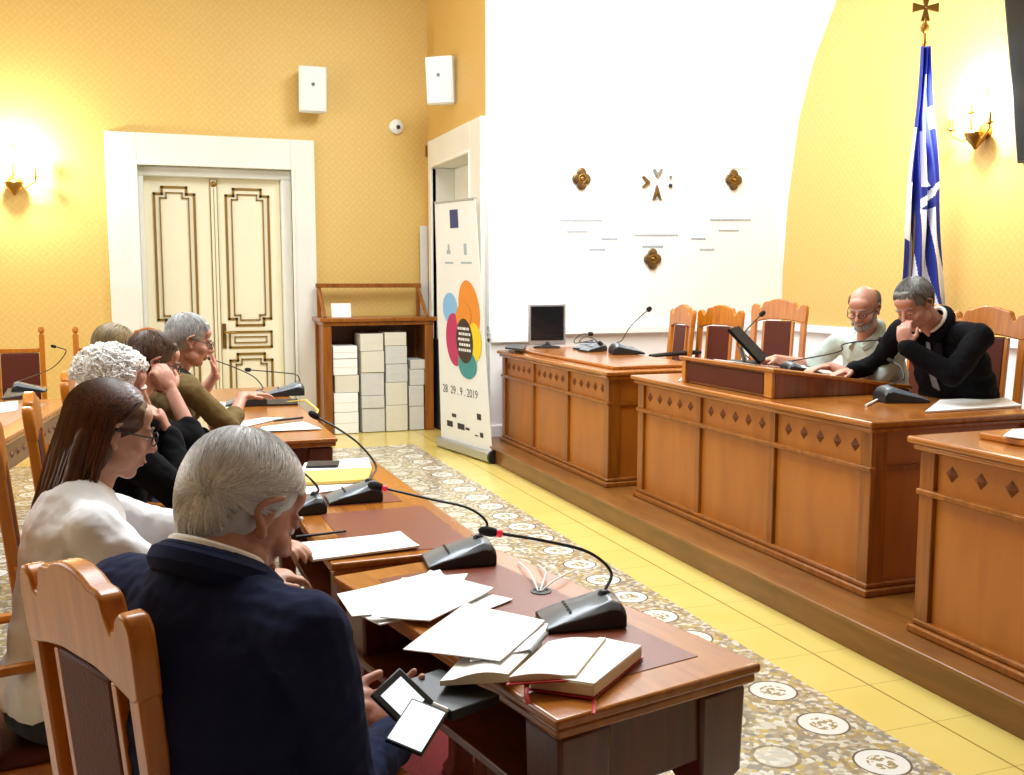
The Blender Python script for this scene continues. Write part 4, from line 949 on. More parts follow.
lines = [((76, 428), (262, 428), 5, 'inkgrey', 'longest inscription line left of the lower rosette'), ((115, 476), (208, 476), 4, 'inkgrey', 'short inscription line under the long left one'),
         ((262, 507), (332, 507), 5, 'inkgrey', 'short inscription line left of the lower rosette'), ((210, 552), (283, 552), 5, 'inkgrey', 'lowest inscription line at left'),
         ((400, 491), (582, 491), 5, 'inkgrey', 'long inscription line just above the lower rosette'), ((437, 539), (530, 539), 6, 'inkgrey', 'short inscription line touching the lower rosette'),
         ((645, 506), (710, 506), 5, 'inkgrey', 'short inscription line right of the lower rosette'), ((681, 552), (748, 552), 5, 'inkgrey', 'lowest inscription line at right'),
         ((725, 426), (896, 426), 6, 'inkgrey', 'longest inscription line at right'), ((762, 471), (848, 471), 5, 'inkgrey', 'short inscription line under the long right one'),
         ((102, 152), (284, 155), 4, 'inkfaint', 'faint inscription line high above the left rosette'), ((138, 200), (230, 202), 4, 'inkfaint', 'faint inscription line right above the left rosette'),
         ((797, 205), (880, 205), 4, 'inkfaint', 'faint inscription line right above the right rosette'), ((458, 338), (536, 338), 4, 'inkfaint', 'faint inscription line under the cross'), ((570, 120), (630, 190), 3, 'inkfaint', 'faint slanting line right above the cross')]
random.seed(3)
for (p, q, hh, mt, lab) in lines:
    a_ = on_wall(540 + p[0] * sc_, 120 + p[1] * sc_); b_ = on_wall(540 + q[0] * sc_, 120 + q[1] * sc_)
    m = MB(); d = b_ - a_; Ln = d.length; d.normalize(); x = 0.0; h2 = hh * sc_ * 0.0065; up = Vector((-d.z, 0, d.x))
    while x < Ln - 0.01:      # a row of small unreadable letter strokes
        w_ = random.uniform(0.010, 0.028)
        o_ = d * x; m.poly([o_ - up * h2, o_ + d * w_ - up * h2, o_ + d * w_ + up * h2, o_ + up * h2], (0, -0.004, 0)); x += w_ + 0.005
    tag(m.build('wall_inscription', mt, loc=a_, smooth=False), lab + ' on the white wall', 'inscription', 'inscription lines on the white wall')

# flag
FP = Vector((5.70, 6.39, PZ))
t = thing('flag_on_pole', 'blue and white striped flag hanging from a pole by the yellow wall', 'flag', FP)
def FL(p): return Vector(p) - FP
pole_top = Vector((5.72, 6.39, 3.384)); pole_bot = Vector((5.70, 6.39, PZ + 0.05))
m = MB(); m.cyl(FL(pole_bot), FL(pole_top), 0.018, 0.014); m.build('pole', 'brass', t)
m = MB(); m.lathe(FL((5.70, 6.39, PZ)), [(0.18, 0), (0.18, 0.02), (0.05, 0.05), (0.03, 0.12)], 24); m.build('stand_base', 'brass', t)
fc = FL(pole_top)
m = MB(); m.lathe(fc, [(0.02, 0), (0.012, 0.04), (0.012, 0.08), (0.03, 0.10), (0.034, 0.13), (0.012, 0.16), (0.01, 0.19)], 16)
cc = fc + Vector((0, 0, 0.27)); yv = Vector((_r.x, _r.y, 0)).normalized()
for (dv) in (yv, -yv, Vector((0, 0, 1)), Vector((0, 0, -1))):
    pv = Vector((0, 0, 1)) if abs(dv.z) < 0.5 else yv
    m.poly([cc + dv * 0.005 + pv * 0.01 + _f * -0.008, cc + dv * 0.10 + pv * 0.035 + _f * -0.008, cc + dv * 0.10 - pv * 0.035 + _f * -0.008, cc + dv * 0.005 - pv * 0.01 + _f * -0.008], _f * 0.016)
m.build('cross_finial', 'brass', t)
m = MB(); nu, nv = 110, 220
grid = []
for j_ in range(nv + 1):
    v = j_ / nv; z = 3.355 - v * 2.03
    row = []
    wL = -0.03 - 0.09 * min(1, v * 1.1); wR = 0.05 + 0.06 * min(1, v * 2) + 0.20 * max(0, v - 0.25)
    for i in range(nu + 1):
        u = i / nu
        lateral = wL + (wR - wL) * u + 0.010 * math.sin(9 * v + u * 5)
        depth = 0.045 * math.sin(u * 15 + v * 2.2) * (0.35 + 0.65 * v) + 0.02 * math.sin(u * 29 - v * 3)
        p = Vector((5.715, 6.405, z)) + yv * lateral - _fh * (0.05 + depth) + Vector((0, 0, -0.10 * math.sin(u * math.pi) * v))
        row.append(m.bm.verts.new(FL(p)))
    grid.append(row)
def flag_white(u, v):
    if v < 0.10: return False
    if v < 0.30: return 0.45 < u < 0.62 or (u > 0.8 and v > 0.22)  # white patch near the right edge is glare painted into the cloth
    if v < 0.50: return 0.40 < u < 0.66 - 0.1 * math.sin(v * 20) or u < 0.06
    if abs(v - (0.56 - 0.10 * (u - 0.4))) < 0.018 and u > 0.35: return True
    if v < 0.58: return u < 0.12
    q = u - 0.75 * (v - 0.58)
    return 0.34 < q < 0.52 or 0.66 < q < 0.80 or 0.02 < q < 0.16 or (u < 0.14 and v < 0.72)
for j_ in range(nv):
    for i in range(nu):
        f_ = m.bm.faces.new((grid[j_][i], grid[j_][i + 1], grid[j_ + 1][i + 1], grid[j_ + 1][i]))
        f_.material_index = 1 if flag_white((i + 0.5) / nu, (j_ + 0.5) / nv) else 0
fo = m.build('flag_cloth', ['flagblue', 'flagwhite'], t)
md = fo.modifiers.new('solid', 'SOLIDIFY'); md.thickness = 0.002

# wall sconces
def sconce(label, loc, out, side, group='brass wall lamps'):
    """out: unit vector away from the wall"""
    t = thing('wall_lamp', label, 'lamp', loc, 0, group)
    out = Vector(out); side = Vector(side)
    m = MB(); m.lathe((0, 0, 0), [(0.001, 0), (0.06, 0.0), (0.06, 0.02), (0.03, 0.03)], 20, Vector((0, 0, 1)).rotation_difference(out).to_matrix()); m.lathe(out * 0.10 + Vector((0, 0, -0.14)), [(0.01, 0), (0.03, 0.03), (0.07, 0.08), (0.085, 0.12), (0.08, 0.13)], 20)
    m.tube([out * 0.02, out * 0.10 + Vector((0, 0, -0.03))], 0.012, 8); m.build('bracket', 'brass', t)
    for k in (-1, 0, 1):
        tip = out * 0.16 + side * 0.19 * k + Vector((0, 0, 0.02 + (0.10 if k == 0 else 0)))
        m = MB(); m.tube([out * 0.10 + Vector((0, 0, -0.02)), out * 0.13 + side * 0.10 * k + Vector((0, 0, -0.07)), tip - Vector((0, 0, 0.03)), tip], 0.008, 8); m.lathe(tip, [(0.01, 0), (0.03, 0.01), (0.028, 0.02)], 14)
        m.lathe(tip + Vector((0, 0, 0.02)), [(0.011, 0), (0.011, 0.07)], 12); arm = m.build('lamp_arm', 'brass', t)
        m = MB(); m.lathe(tip + Vector((0, 0, 0.09)), [(0.008, 0), (0.022, 0.02), (0.024, 0.04), (0.012, 0.075), (0.003, 0.09)], 14); m.build('candle_bulb', 'bulb', arm)
    p = Vector(loc) + out * 0.30 + Vector((0, 0, 0.2))
    return t, p
t, p = sconce('brass wall lamp with candle bulbs on the yellow wall right of the flag', (XR - 0.012, 6.10, 2.70), (-1, 0, 0), (0, 1, 0)); point_light('wall_lamp_light', p, 85, (1.0, 0.93, 0.80))
t, p = sconce('brass wall lamp left of the double door, mostly outside the picture', (-1.12, YB, 2.50), (0, -1, 0), (1, 0, 0)); point_light('wall_lamp_light', p, 85, (1.0, 0.93, 0.80))
# TV
t = thing('television', 'large dark television hung high on the right wall, cut by the picture edge', 'television', (5.93, 5.26, 3.22), 0)
R = RY(math.radians(-10)); 
m = MB(); m.box((0, 0, 0), (0.06, 0.98, 1.62), R); m.build('casing', 'black', t, bevel=0.01)
m = MB(); m.box(R @ Vector((-0.031, 0, 0)), (0.004, 0.94, 1.56), R); m.build('screen', 'screen', t)
m = MB(); m.box((0.10, 0, 0), (0.16, 0.2, 0.3)); m.build('wall_mount', 'black', t, bevel=0.005)


# ================================================================== PEOPLE
def basis(fwd, up):
    """columns: right, forward, up"""
    f_ = Vector(fwd).normalized(); u_ = Vector(up); u_ = (u_ - f_ * u_.dot(f_)).normalized(); r_ = f_.cross(u_).normalized()
    return Matrix((r_, f_, u_)).transposed()
def flesh(name, prims, mat, parent, voxel=0.005, smooth=3, disp=None, origin=Vector()):
    """union of ellipsoids and tapered capsules grown into one continuous skin"""
    m = MB()
    for p in prims:
        if p[0] == 'e': m.ell(p[1] - origin, p[2], p[3] if len(p) > 3 else None, 18, 12)
        elif p[0] == 'c':
            a_, b_, r0, r1 = p[1] - origin, p[2] - origin, p[3], p[4]
            m.tube([a_, b_], [r0, r1], 14); m.ell(a_, r0, None, 14, 8); m.ell(b_, r1, None, 14, 8)
    o = m.build(name, mat, parent, smooth=False)
    r = o.modifiers.new('r', 'REMESH'); r.mode = 'VOXEL'; r.voxel_size = voxel; r.use_smooth_shade = True
    s = o.modifiers.new('s', 'SMOOTH'); s.factor = 0.5; s.iterations = smooth
    if disp:
        for (sc, st) in disp:
            tx = bpy.data.textures.new('folds', 'CLOUDS'); tx.noise_scale = sc; tx.noise_depth = 2
            d = o.modifiers.new('d', 'DISPLACE'); d.texture = tx; d.strength = st; d.mid_level = 0.5; d.texture_coords = 'LOCAL'
    bake(o); o.data.shade_smooth()
    return o
def ik(a, b, l1, l2, pole):
    d = b - a; L = d.length; mx = (l1 + l2) * 0.995
    if L > mx: b = a + d * (mx / L); d = b - a; L = mx
    x = (l1 * l1 - l2 * l2 + L * L) / (2 * L); hgt = math.sqrt(max(0, l1 * l1 - x * x)); n_ = d.normalized()
    p = Vector(pole); p = (p - n_ * p.dot(n_)).normalized()
    return a + n_ * x + p * hgt, b
def hand(prims, w_, point, palm, side, curl=0.5, sc=1.0, thumb=0.5, spread=0.06):
    """w_: wrist, point: direction of the fingers, palm: direction the palm faces, side +1 = thumb on the point x palm side"""
    f_ = Vector(point).normalized(); n_ = Vector(palm); n_ = (n_ - f_ * n_.dot(f_)).normalized(); s_ = f_.cross(n_) * side
    pc = w_ + f_ * 0.05 * sc
    R = Matrix((s_, f_, n_)).transposed()
    prims.append(('e', pc, (0.040 * sc, 0.052 * sc, 0.015 * sc), R)); prims.append(('c', w_ - f_ * 0.01, w_ + f_ * 0.03 * sc, 0.024 * sc, 0.021 * sc))
    prims.append(('e', w_ + f_ * 0.035 * sc + s_ * 0.024 * sc + n_ * 0.006, (0.018 * sc, 0.03 * sc, 0.015 * sc), R))
    for k, ln in enumerate((0.072, 0.082, 0.076, 0.058)):
        off = (0.029 - 0.0195 * k) * sc
        base = w_ + f_ * (0.092 - 0.004 * abs(k - 1)) * sc + s_ * off
        c_ = curl * (1 + 0.12 * k); d = (f_ + s_ * (0.5 - k / 3) * spread * 2).normalized(); p = base - d * 0.02
        for j_, fr in enumerate((0.45, 0.30, 0.25)):
            ang = c_ * (0.7, 1.0, 0.75)[j_]
            d = (d * math.cos(ang) + n_ * math.sin(ang)).normalized() if j_ == 0 else (d * math.cos(ang) + (n_ - d * n_.dot(d)).normalized() * math.sin(ang) if abs(n_.dot(d)) < 0.95 else (d * math.cos(ang) - f_ * math.sin(ang))).normalized()
            q = p + d * (ln * fr * sc + (0.02 if j_ == 0 else 0)); rr = (0.0095, 0.0088, 0.0078)[j_] * sc
            prims.append(('c', p, q, rr, rr * 0.93)); p = q
    b0 = w_ + f_ * 0.025 * sc + s_ * 0.030 * sc; d1 = (f_ * 0.75 + s_ * 0.75 + n_ * thumb * 0.6).normalized(); b1 = b0 + d1 * 0.038 * sc; b2 = b1 + (f_ + s_ * 0.15 + n_ * thumb * 0.6).normalized() * 0.032 * sc
    prims.append(('c', b0, b1, 0.013 * sc, 0.0105 * sc)); prims.append(('c', b1, b2, 0.0105 * sc, 0.009 * sc))
def strands(name, mat, parent, roots, path, rad, origin, seg=5, n=4):
    m = MB()
    for rt in roots:
        pts = path(rt, seg)
        if pts is None: continue
        rr = [rad * (1 - 0.75 * i / (len(pts) - 1)) for i in range(len(pts))]
        m.tube([p - origin for p in pts], rr, n, cap=False)
    o = m.build(name, mat, parent, smooth=True)
    return o
def person(label, hip, neck, taz, head, haz, hpitch, hroll, rh, lh, pole_r, pole_l, top, skin='skin', hair='hair_grey', hairstyle='short', bottom='trouser',
           sleeve='long', collar=None, specs=False, rhand=None, lhand=None, width=1.0, belly=0.0, zf=0.0, voxel=0.006, bearded=None, collar_mat='paper', hs=1.0, legs=True, tie=None, density=1.0):
    rng = random.Random(len(label) * 7)
    hip, neck, head = Vector(hip), Vector(neck), Vector(head)
    org = Vector((hip.x, hip.y, zf))
    t = thing('person', label, 'person', org)
    a = math.radians(taz); fw = Vector((math.sin(a), math.cos(a), 0)); rt = Vector((math.cos(a), -math.sin(a), 0))
    sp = (neck - hip); up = sp.normalized(); L = sp.length; B = basis(fw - up * fw.dot(up), up)
    ff = B.col[1]
    chest = hip.lerp(neck, 0.68); bel = hip.lerp(neck, 0.3)
    shR = neck - up * 0.055 + rt * 0.175 * width + ff * 0.0; shL = neck - up * 0.055 - rt * 0.175 * width
    def torso(g):
        return [('e', chest - ff * 0.0, (0.165 * width + g, 0.112 + g, 0.20 + g), B), ('e', hip.lerp(neck, 0.48) + ff * 0.01, (0.155 * width + g, 0.115 + belly * 0.5 + g, 0.20), B), ('e', bel + ff * (0.015 + belly * 0.4), (0.155 * width + g, 0.118 + belly + g, 0.17), B), ('e', hip + up * 0.02, (0.17 * width + g, 0.13 + g, 0.12), B),
                ('e', neck - up * 0.10 - ff * 0.02, (0.155 * width + g, 0.085 + g, 0.07 + g * 0.5), B),
                ('c', neck - up * 0.045, shR - rt * 0.01, 0.052 + g, 0.056 + g), ('c', neck - up * 0.045, shL + rt * 0.01, 0.052 + g, 0.056 + g)]
    elR, wrR = ik(shR, Vector(rh), 0.285, 0.255, pole_r); elL, wrL = ik(shL, Vector(lh), 0.285, 0.255, pole_l)
    def arm(g, s, e, w_, to=1.0, cuff=0.0):
        r = [('c', s, e, 0.052 + g, 0.040 + g)]
        if to > 0: r.append(('c', e, e.lerp(w_, to), 0.040 + g, (0.040 * (1 - to) + 0.026 * to) + g + cuff))
        return r
    P = torso(0.0) + arm(0, shR, elR, wrR) + arm(0, shL, elL, wrL)
    # head
    ha = math.radians(haz); hf = Vector((math.sin(ha), math.cos(ha), 0)); hr = Vector((math.cos(ha), -math.sin(ha), 0))
    pr_ = math.radians(hpitch); hfw = (hf * math.cos(pr_) - Vector((0, 0, 1)) * math.sin(pr_)); hup = (Vector((0, 0, 1)) * math.cos(pr_) + hf * math.sin(pr_))
    ro = math.radians(hroll); hr2 = hr * math.cos(ro) - hup * math.sin(ro); hup2 = hup * math.cos(ro) + hr * math.sin(ro)
    Hm = Matrix((hr2, hfw, hup2)).transposed()
    def h(x, y, z): return head + Hm @ (Vector((x, y, z)) * hs)
    def he(x, y, z, r, R=None): P.append(('e', h(x, y, z), tuple(v * hs for v in r), Hm @ R if R else Hm))
    he(0, -0.014, 0.035, (0.075, 0.094, 0.083)); he(0, 0.022, -0.02, (0.064, 0.072, 0.085)); he(0, 0.03, -0.07, (0.052, 0.052, 0.045)); he(0, 0.062, -0.098, (0.026, 0.024, 0.02))
    he(0, 0.074, 0.022, (0.05, 0.018, 0.012)); he(0, 0.06, 0.05, (0.055, 0.03, 0.035))
    for s in (-1, 1):
        he(s * 0.040, 0.058, -0.03, (0.024, 0.026, 0.024)); he(s * 0.048, 0.02, -0.072, (0.02, 0.035, 0.025))
        he(s * 0.011, 0.100, -0.034, (0.009, 0.011, 0.008))
        he(s * 0.076, -0.004, -0.008, (0.006, 0.014, 0.024), RX(-0.2) @ RZ(s * -0.35)); he(s * 0.079, 0.0, -0.034, (0.007, 0.010, 0.011))
        ep = [h(s * (0.080 + 0.010 * (0.5 - 0.5 * math.cos(q_ * 0.9))), 0.006 - 0.030 * math.sin(q_ * 0.92) - 0.004, -0.032 + 0.060 * (q_ / 3.4)) for q_ in (0.0, 0.6, 1.2, 1.8, 2.4, 3.0, 3.4)]
        for q_ in range(6): P.append(('c', ep[q_], ep[q_ + 1], 0.0058 * hs, 0.0058 * hs))
        he(s * 0.031, 0.0805, 0.011, (0.0150, 0.0125, 0.0075))
    P.append(('c', h(0, 0.088, 0.014), h(0, 0.112, -0.028), 0.008 * hs, 0.0125 * hs)); he(0, 0.092, -0.062, (0.023, 0.010, 0.0055)); he(0, 0.088, -0.073, (0.020, 0.011, 0.007)); he(0, 0.086, -0.05, (0.018, 0.01, 0.012))
    P.append(('c', h(0, -0.025, -0.05), neck - up * 0.02, 0.054 * hs, 0.060)); P.append(('c', h(0, 0.0, -0.07), neck + ff * 0.02, 0.045 * hs, 0.05))
    if rhand: hand(P, wrR, rhand[0], rhand[1], rhand[2], *rhand[3:])
    if lhand: hand(P, wrL, lhand[0], lhand[1], lhand[2], *lhand[3:])
    kR = kL = None
    if legs:
        kR = hip + rt * 0.12 + fw * 0.40 + Vector((0, 0, -0.02)); kL = hip - rt * 0.12 + fw * 0.40 + Vector((0, 0, -0.02))
        fR = Vector((kR.x, kR.y, zf + 0.07)) + fw * 0.02; fL = Vector((kL.x, kL.y, zf + 0.07)) + fw * -0.02
        P += [('c', hip + rt * 0.09, kR, 0.070, 0.050), ('c', hip - rt * 0.09, kL, 0.070, 0.050), ('c', kR, fR, 0.048, 0.034), ('c', kL, fL, 0.048, 0.034), ('c', fR - Vector((0, 0, 0.02)), fR + fw * 0.13 - Vector((0, 0, 0.03)), 0.035, 0.026), ('c', fL - Vector((0, 0, 0.02)), fL + fw * 0.13 - Vector((0, 0, 0.03)), 0.035, 0.026)]
    flesh('body', P, skin, t, voxel, 2, origin=org)
    # clothes
    g = 0.014
    C = torso(g)
    to = 1.0 if sleeve == 'long' else (0.35 if sleeve == 'elbow' else 0.0)
    if sleeve == 'short': C += [('c', shR, shR.lerp(elR, 0.8), 0.066, 0.062), ('c', shL, shL.lerp(elL, 0.8), 0.066, 0.062)]
    else: C += arm(g, shR, elR, wrR, to * 0.96, 0.006) + arm(g, shL, elL, wrL, to * 0.96, 0.006)
    flesh({'navy': 'suit_jacket', 'blackcloth': 'suit_jacket', 'charcoal': 'jacket', 'olive': 'jacket', 'blouse': 'blouse', 'paleshirt': 'shirt'}.get(top, 'top'), C, top, t, voxel + 0.001, 4, disp=((0.11, 0.022), (0.035, 0.006)), origin=org)
    if legs:
        T = [('c', hip + rt * 0.09, kR, 0.084, 0.066), ('c', hip - rt * 0.09, kL, 0.084, 0.066), ('c', kR, fR, 0.064, 0.052), ('c', kL, fL, 0.064, 0.052), ('e', hip - up * 0.04, (0.160, 0.122, 0.08), B)]
        flesh('trousers', T, bottom, t, 0.010, 3, disp=((0.1, 0.02),), origin=org)
        for fo in (fR, fL): flesh('shoe', [('c', fo - Vector((0, 0, 0.025)) - fw * 0.03, fo + fw * 0.15 - Vector((0, 0, 0.036)), 0.044, 0.032)], 'black', t, 0.008, 2, origin=org)
    # collar
    if collar:
        m = MB(); pts = []
        for k in range(25):
            th = math.radians(-30 + 240 * k / 24 + 180 + 0) if False else 2 * math.pi * (k / 24) * 0.86 + math.pi * (0.5 + 0.14)
            pts.append(neck + up * (0.026 - 0.030 * math.sin(th)) + rt * 0.074 * math.cos(th) + ff * (0.076 * math.sin(th) + 0.008) - org)
        m.tube([q_ - up * 0.018 + (q_ - (neck - org)) * 0.12 for q_ in pts], 0.026, 8)
        m.tube(pts, 0.018, 8, flat=1.0); m.build('jacket_collar' if collar == 'jacket' else 'shirt_collar', top if collar == 'jacket' else collar_mat, t)
        if collar == 'jacket':
            m = MB(); m.tube([p + up * 0.020 + (neck - org - p) * 0.10 for p in pts], 0.010, 8); m.build('shirt_collar', collar_mat, t)
            m = MB()
            for s in (-1, 1):   # lapels
                a_ = neck + rt * s * 0.07 + ff * 0.09 - up * 0.03 - org; b_ = chest + rt * s * 0.03 + ff * 0.145 - org
                m.tube([a_, a_.lerp(b_, 0.5) + rt * s * 0.03 + ff * 0.02, b_], [0.022, 0.034, 0.012], 8, flat=0.3)
            m.build('lapel', top, t)
    if tie:
        m = MB(); a_ = neck + ff * 0.085 - up * 0.04 - org; b_ = chest + ff * 0.145 - up * 0.1 - org; m.tube([a_, a_.lerp(b_, .5) + ff * 0.02, b_], [0.014, 0.02, 0.03], 8, flat=0.3); m.build('tie', tie, t)
    # eyes
    for s in (-1, 1):
        m = MB(); m.ell(h(s * 0.030, 0.0785, 0.001) - org, 0.0105 * hs); m.build('eye', 'eyewhite', t)
        m = MB(); m.ell(h(s * 0.030, 0.0845, -0.002) - org, 0.0058 * hs); m.build('iris', 'eye', t)
        m = MB(); m.tube([h(s * 0.014, 0.094, 0.021) - org, h(s * 0.032, 0.092, 0.027) - org, h(s * 0.05, 0.078, 0.021) - org], [0.003, 0.0045, 0.002], 6); m.build('eyebrow', hair, t)
    m = MB(); m.tube([h(-0.020, 0.093, -0.067) - org, h(0, 0.101, -0.066) - org, h(0.020, 0.093, -0.067) - org], [0.002, 0.0045, 0.002], 6); m.build('lips', 'lip', t)
    if specs:
        m = MB(); Rm = Hm @ RX(math.radians(90))
        for s in (-1, 1):
            m.torus(h(s * 0.032, 0.103, 0.0) - org, (0.024 * hs, 0.018 * hs), 0.0020, Rm)
            m.tube([h(s * 0.056, 0.100, 0.004) - org, h(s * 0.078, 0.04, 0.006) - org, h(s * 0.084, -0.01, 0.008) - org, h(s * 0.082, -0.035, -0.008) - org], 0.0024, 6)
        m.tube([h(-0.009, 0.106, 0.002) - org, h(0.009, 0.106, 0.002) - org], 0.002, 6); m.build('glasses', 'black', t)
    # hair: a cap plus combed locks over it
    def scalp(n_, ok, R=(0.083, 0.103, 0.088), cz=0.035, cy=-0.018):
        out = []
        while len(out) < n_:
            v = Vector((rng.gauss(0, 1), rng.gauss(0, 1), rng.gauss(0, 1))).normalized()
            if ok(v): out.append(v)
        return out
    RR = (0.082, 0.101, 0.088)
    def onsc(v, k=1.0):
        lo_ = max(0, -v.z) * (v.y < 0.3)      # the nape drops below the skull
        return h(v.x * RR[0] * k, -0.018 + v.y * RR[1] * k - 0.012 * lo_, 0.036 + v.z * (RR[2] + 0.042 * lo_) * k)
    if hairstyle in ('short', 'swept', 'bald', 'curly', 'long', 'bob'):
        hp = []
        def hh(x, y, z, r): hp.append(('e', h(x, y, z), tuple(v * hs for v in r), Hm))
        if hairstyle == 'bald':
            for s in (-1, 1): hh(s * 0.058, -0.035, 0.015, (0.022, 0.052, 0.036))
            hh(0, -0.075, 0.005, (0.062, 0.035, 0.045))
        elif hairstyle == 'curly':
            hh(0, -0.03, 0.045, (0.094, 0.105, 0.088)); hh(0, 0.02, 0.095, (0.07, 0.06, 0.035)); hh(0, -0.07, -0.02, (0.07, 0.045, 0.07))
        elif hairstyle in ('long', 'bob'):
            hh(0, -0.022, 0.042, (0.088, 0.103, 0.086)); hh(0, -0.06, -0.04, (0.085, 0.06, 0.10))
            for s in (-1, 1): hh(s * 0.070, -0.035, -0.03, (0.016, 0.040, 0.085))
            if hairstyle == 'long':
                bk = -hf * 0.075 - Vector((0, 0, 0.17))
                for s in (-1, 0, 1): hp.append(('c', h(s * 0.055, -0.065, -0.02), h(s * 0.055, -0.065, -0.02) + bk + hr * s * 0.035, 0.036, 0.016))
        else:
            hh(0, -0.022, 0.040, (0.082, 0.099, 0.086)); hh(0, -0.034, 0.0, (0.075, 0.070, 0.075)); hh(0, -0.046, -0.035, (0.060, 0.044, 0.060)); hh(0, 0.042, 0.090, (0.052, 0.028, 0.017))
        flesh('hair', hp, hair, t, 0.005, 10, disp=((0.03, 0.006),), origin=org)
        def mask(v):
            if hairstyle == 'bald': return (v.z < 0.35 and v.z > -0.5 and v.y < 0.25)
            if hairstyle in ('long', 'bob', 'curly'): return v.z > -0.25 and (v.y < (0.10 if hairstyle == 'long' else 0.5) or (v.z > 0.5 and (v.y < 0.62 or hairstyle != 'long')))
            return v.z > -0.45 - 0.45 * (v.y < -0.25) and (v.y < 0.30 or v.z > 0.62)
        if hairstyle == 'curly':
            m = MB()
            for v in scalp(int(420 * density), mask):
                c_ = onsc(v, 1.07 + rng.uniform(0, 0.07)); R0 = Matrix.Rotation(rng.uniform(0, 6.28), 3, Vector((rng.gauss(0, 1), rng.gauss(0, 1), rng.gauss(0, 1))).normalized())
                r_ = rng.uniform(0.008, 0.015); pts = []
                for k in range(9):
                    th = k / 8 * 2 * math.pi * 1.2; pts.append(c_ - org + R0 @ Vector((r_ * math.cos(th), r_ * math.sin(th), 0.004 * k / 8)))
                m.tube(pts, 0.0035, 5)
            m.build('curls', hair, t)
        else:
            cnt = int({'short': 1300, 'swept': 1500, 'bald': 300, 'long': 1500, 'bob': 800}[hairstyle] * density)
            ln = {'short': 0.055, 'swept': 0.085, 'bald': 0.03, 'long': 0.33, 'bob': 0.16}[hairstyle]
            crown = Vector((0.1, -0.45, 0.88)).normalized()
            def path(v, seg):
                p = Vector(v); L_ = ln * rng.uniform(0.75, 1.15); pts = []
                if hairstyle in ('long', 'bob'):
                    # comb from the parting down the sides and back
                    q = onsc(p, 1.03); pts = [q]; seg = 9
                    for k in range(seg):
                        tt = Vector((p.x * 1.2, p.y * 0.6 - (0.95 if hairstyle == 'long' else 0.25), -1.0 if p.z < 0.6 else -0.35)); tt = tt - p * tt.dot(p) if len(pts) < 4 else Vector((p.x * 0.15, -0.12 + p.y * 0.1, -1))
                        tt.normalize(); wv = 0.12 * math.sin(k * 1.1 + v.x * 9)
                        step = L_ / seg
                        if len(pts) < 4 and p.z > -0.2:
                            p = (p + tt * step / 0.09).normalized(); pts.append(onsc(p, 1.06 + 0.02 * k / seg))
                        else:
                            dw = (Vector((0, 0, -0.88)) - hf * (0.30 if hairstyle == 'long' else 0.15) + Hm @ Vector((wv * 0.6 + v.x * 0.18, wv * 0.3, 0))); pts.append(pts[-1] + dw * step)
                    return pts
                off = 1.02
                for k in range(seg):
                    pts.append(onsc(p, off + 0.035 * math.sin(math.pi * (k + 0.5) / seg) + (0.012 if hairstyle == 'swept' else 0)))
                    away = (p - crown * p.dot(crown)); away = away.normalized() if away.length > 1e-3 else Vector((1, 0, 0))
                    if hairstyle == 'swept': away = (away * 0.5 + Vector((0.35, -0.15 if p.z > 0.3 else -0.5, -0.25))).normalized()
                    else: away = (away + Vector((v.x * 0.3, 0, -0.2))).normalized()
                    tt = away - p * away.dot(p); tt = tt.normalized() if tt.length > 1e-3 else Vector((0, 0, -1))
                    tt = (tt + Vector((rng.gauss(0, .1), rng.gauss(0, .1), rng.gauss(0, .1))))
                    p = (p + tt * (L_ / seg) / 0.09).normalized()
                    if p.z < -0.93: break
                return pts if len(pts) > 2 else None
            strands('hair_locks', hair, t, scalp(cnt, mask), path, {'bald': 0.002, 'long': 0.0046, 'bob': 0.004}.get(hairstyle, 0.0032), org)
    if bearded:
        bp = [('e', h(0, 0.062, -0.088), (0.044 * hs, 0.040 * hs, 0.032 * hs), Hm), ('c', h(-0.02, 0.094, -0.053), h(0.02, 0.094, -0.053), 0.007, 0.007)]
        for s in (-1, 1): bp += [('c', h(s * 0.05, 0.045, -0.075), h(s * 0.066, 0.008, -0.03), 0.018, 0.010)]
        flesh('beard', bp, bearded, t, 0.004, 1, disp=((0.01, 0.006),), origin=org)
    return t, dict(wrR=wrR, wrL=wrL)
V3 = Vector
# near man in navy jacket
person('grey-haired man in a navy jacket, seen from behind at bottom left', hip=(0.05, 1.60, 0.58), neck=(0.085, 1.655, 1.085), taz=50, head=pd(243, 509, 1.70), haz=64, hpitch=34, hroll=-4,
       rh=pd(392, 742, 1.86), lh=pd(350, 712, 1.95), pole_r=(-0.3, -0.7, -1), pole_l=(-0.8, 0.3, -0.8), top='navy', skin='skin_red', hair='hair_silver', hairstyle='swept', collar='jacket', voxel=0.004, width=1.20, hs=1.03,
       rhand=((0.35, 0.6, -0.1), (-0.5, 0.3, 0.6), 1, 0.5), lhand=((0.75, 0.2, -0.05), (0.1, -0.5, 0.7), -1, 0.5), density=1.6)
person('woman with long chestnut hair, glasses and a white blouse', hip=(-0.24, 2.62, 0.56), neck=(-0.175, 2.70, 1.03), taz=74, head=pd(112, 430, 2.58), haz=78, hpitch=16, hroll=0,
       rh=(0.25, 2.62, 0.79), lh=(0.34, 2.90, 0.80), pole_r=(-0.4, -1, -0.5), pole_l=(-0.3, 1, -0.6), top='blouse', skin='skin_tan', hair='hair_brown', hairstyle='long', sleeve='elbow', specs=True, width=1.08, belly=0.01,
       rhand=((0.9, 0.4, 0), (0, 0.1, -1), -1, 0.5), lhand=((0.9, -0.4, 0), (0, 0, -1), 1, 0.4), density=1.4)
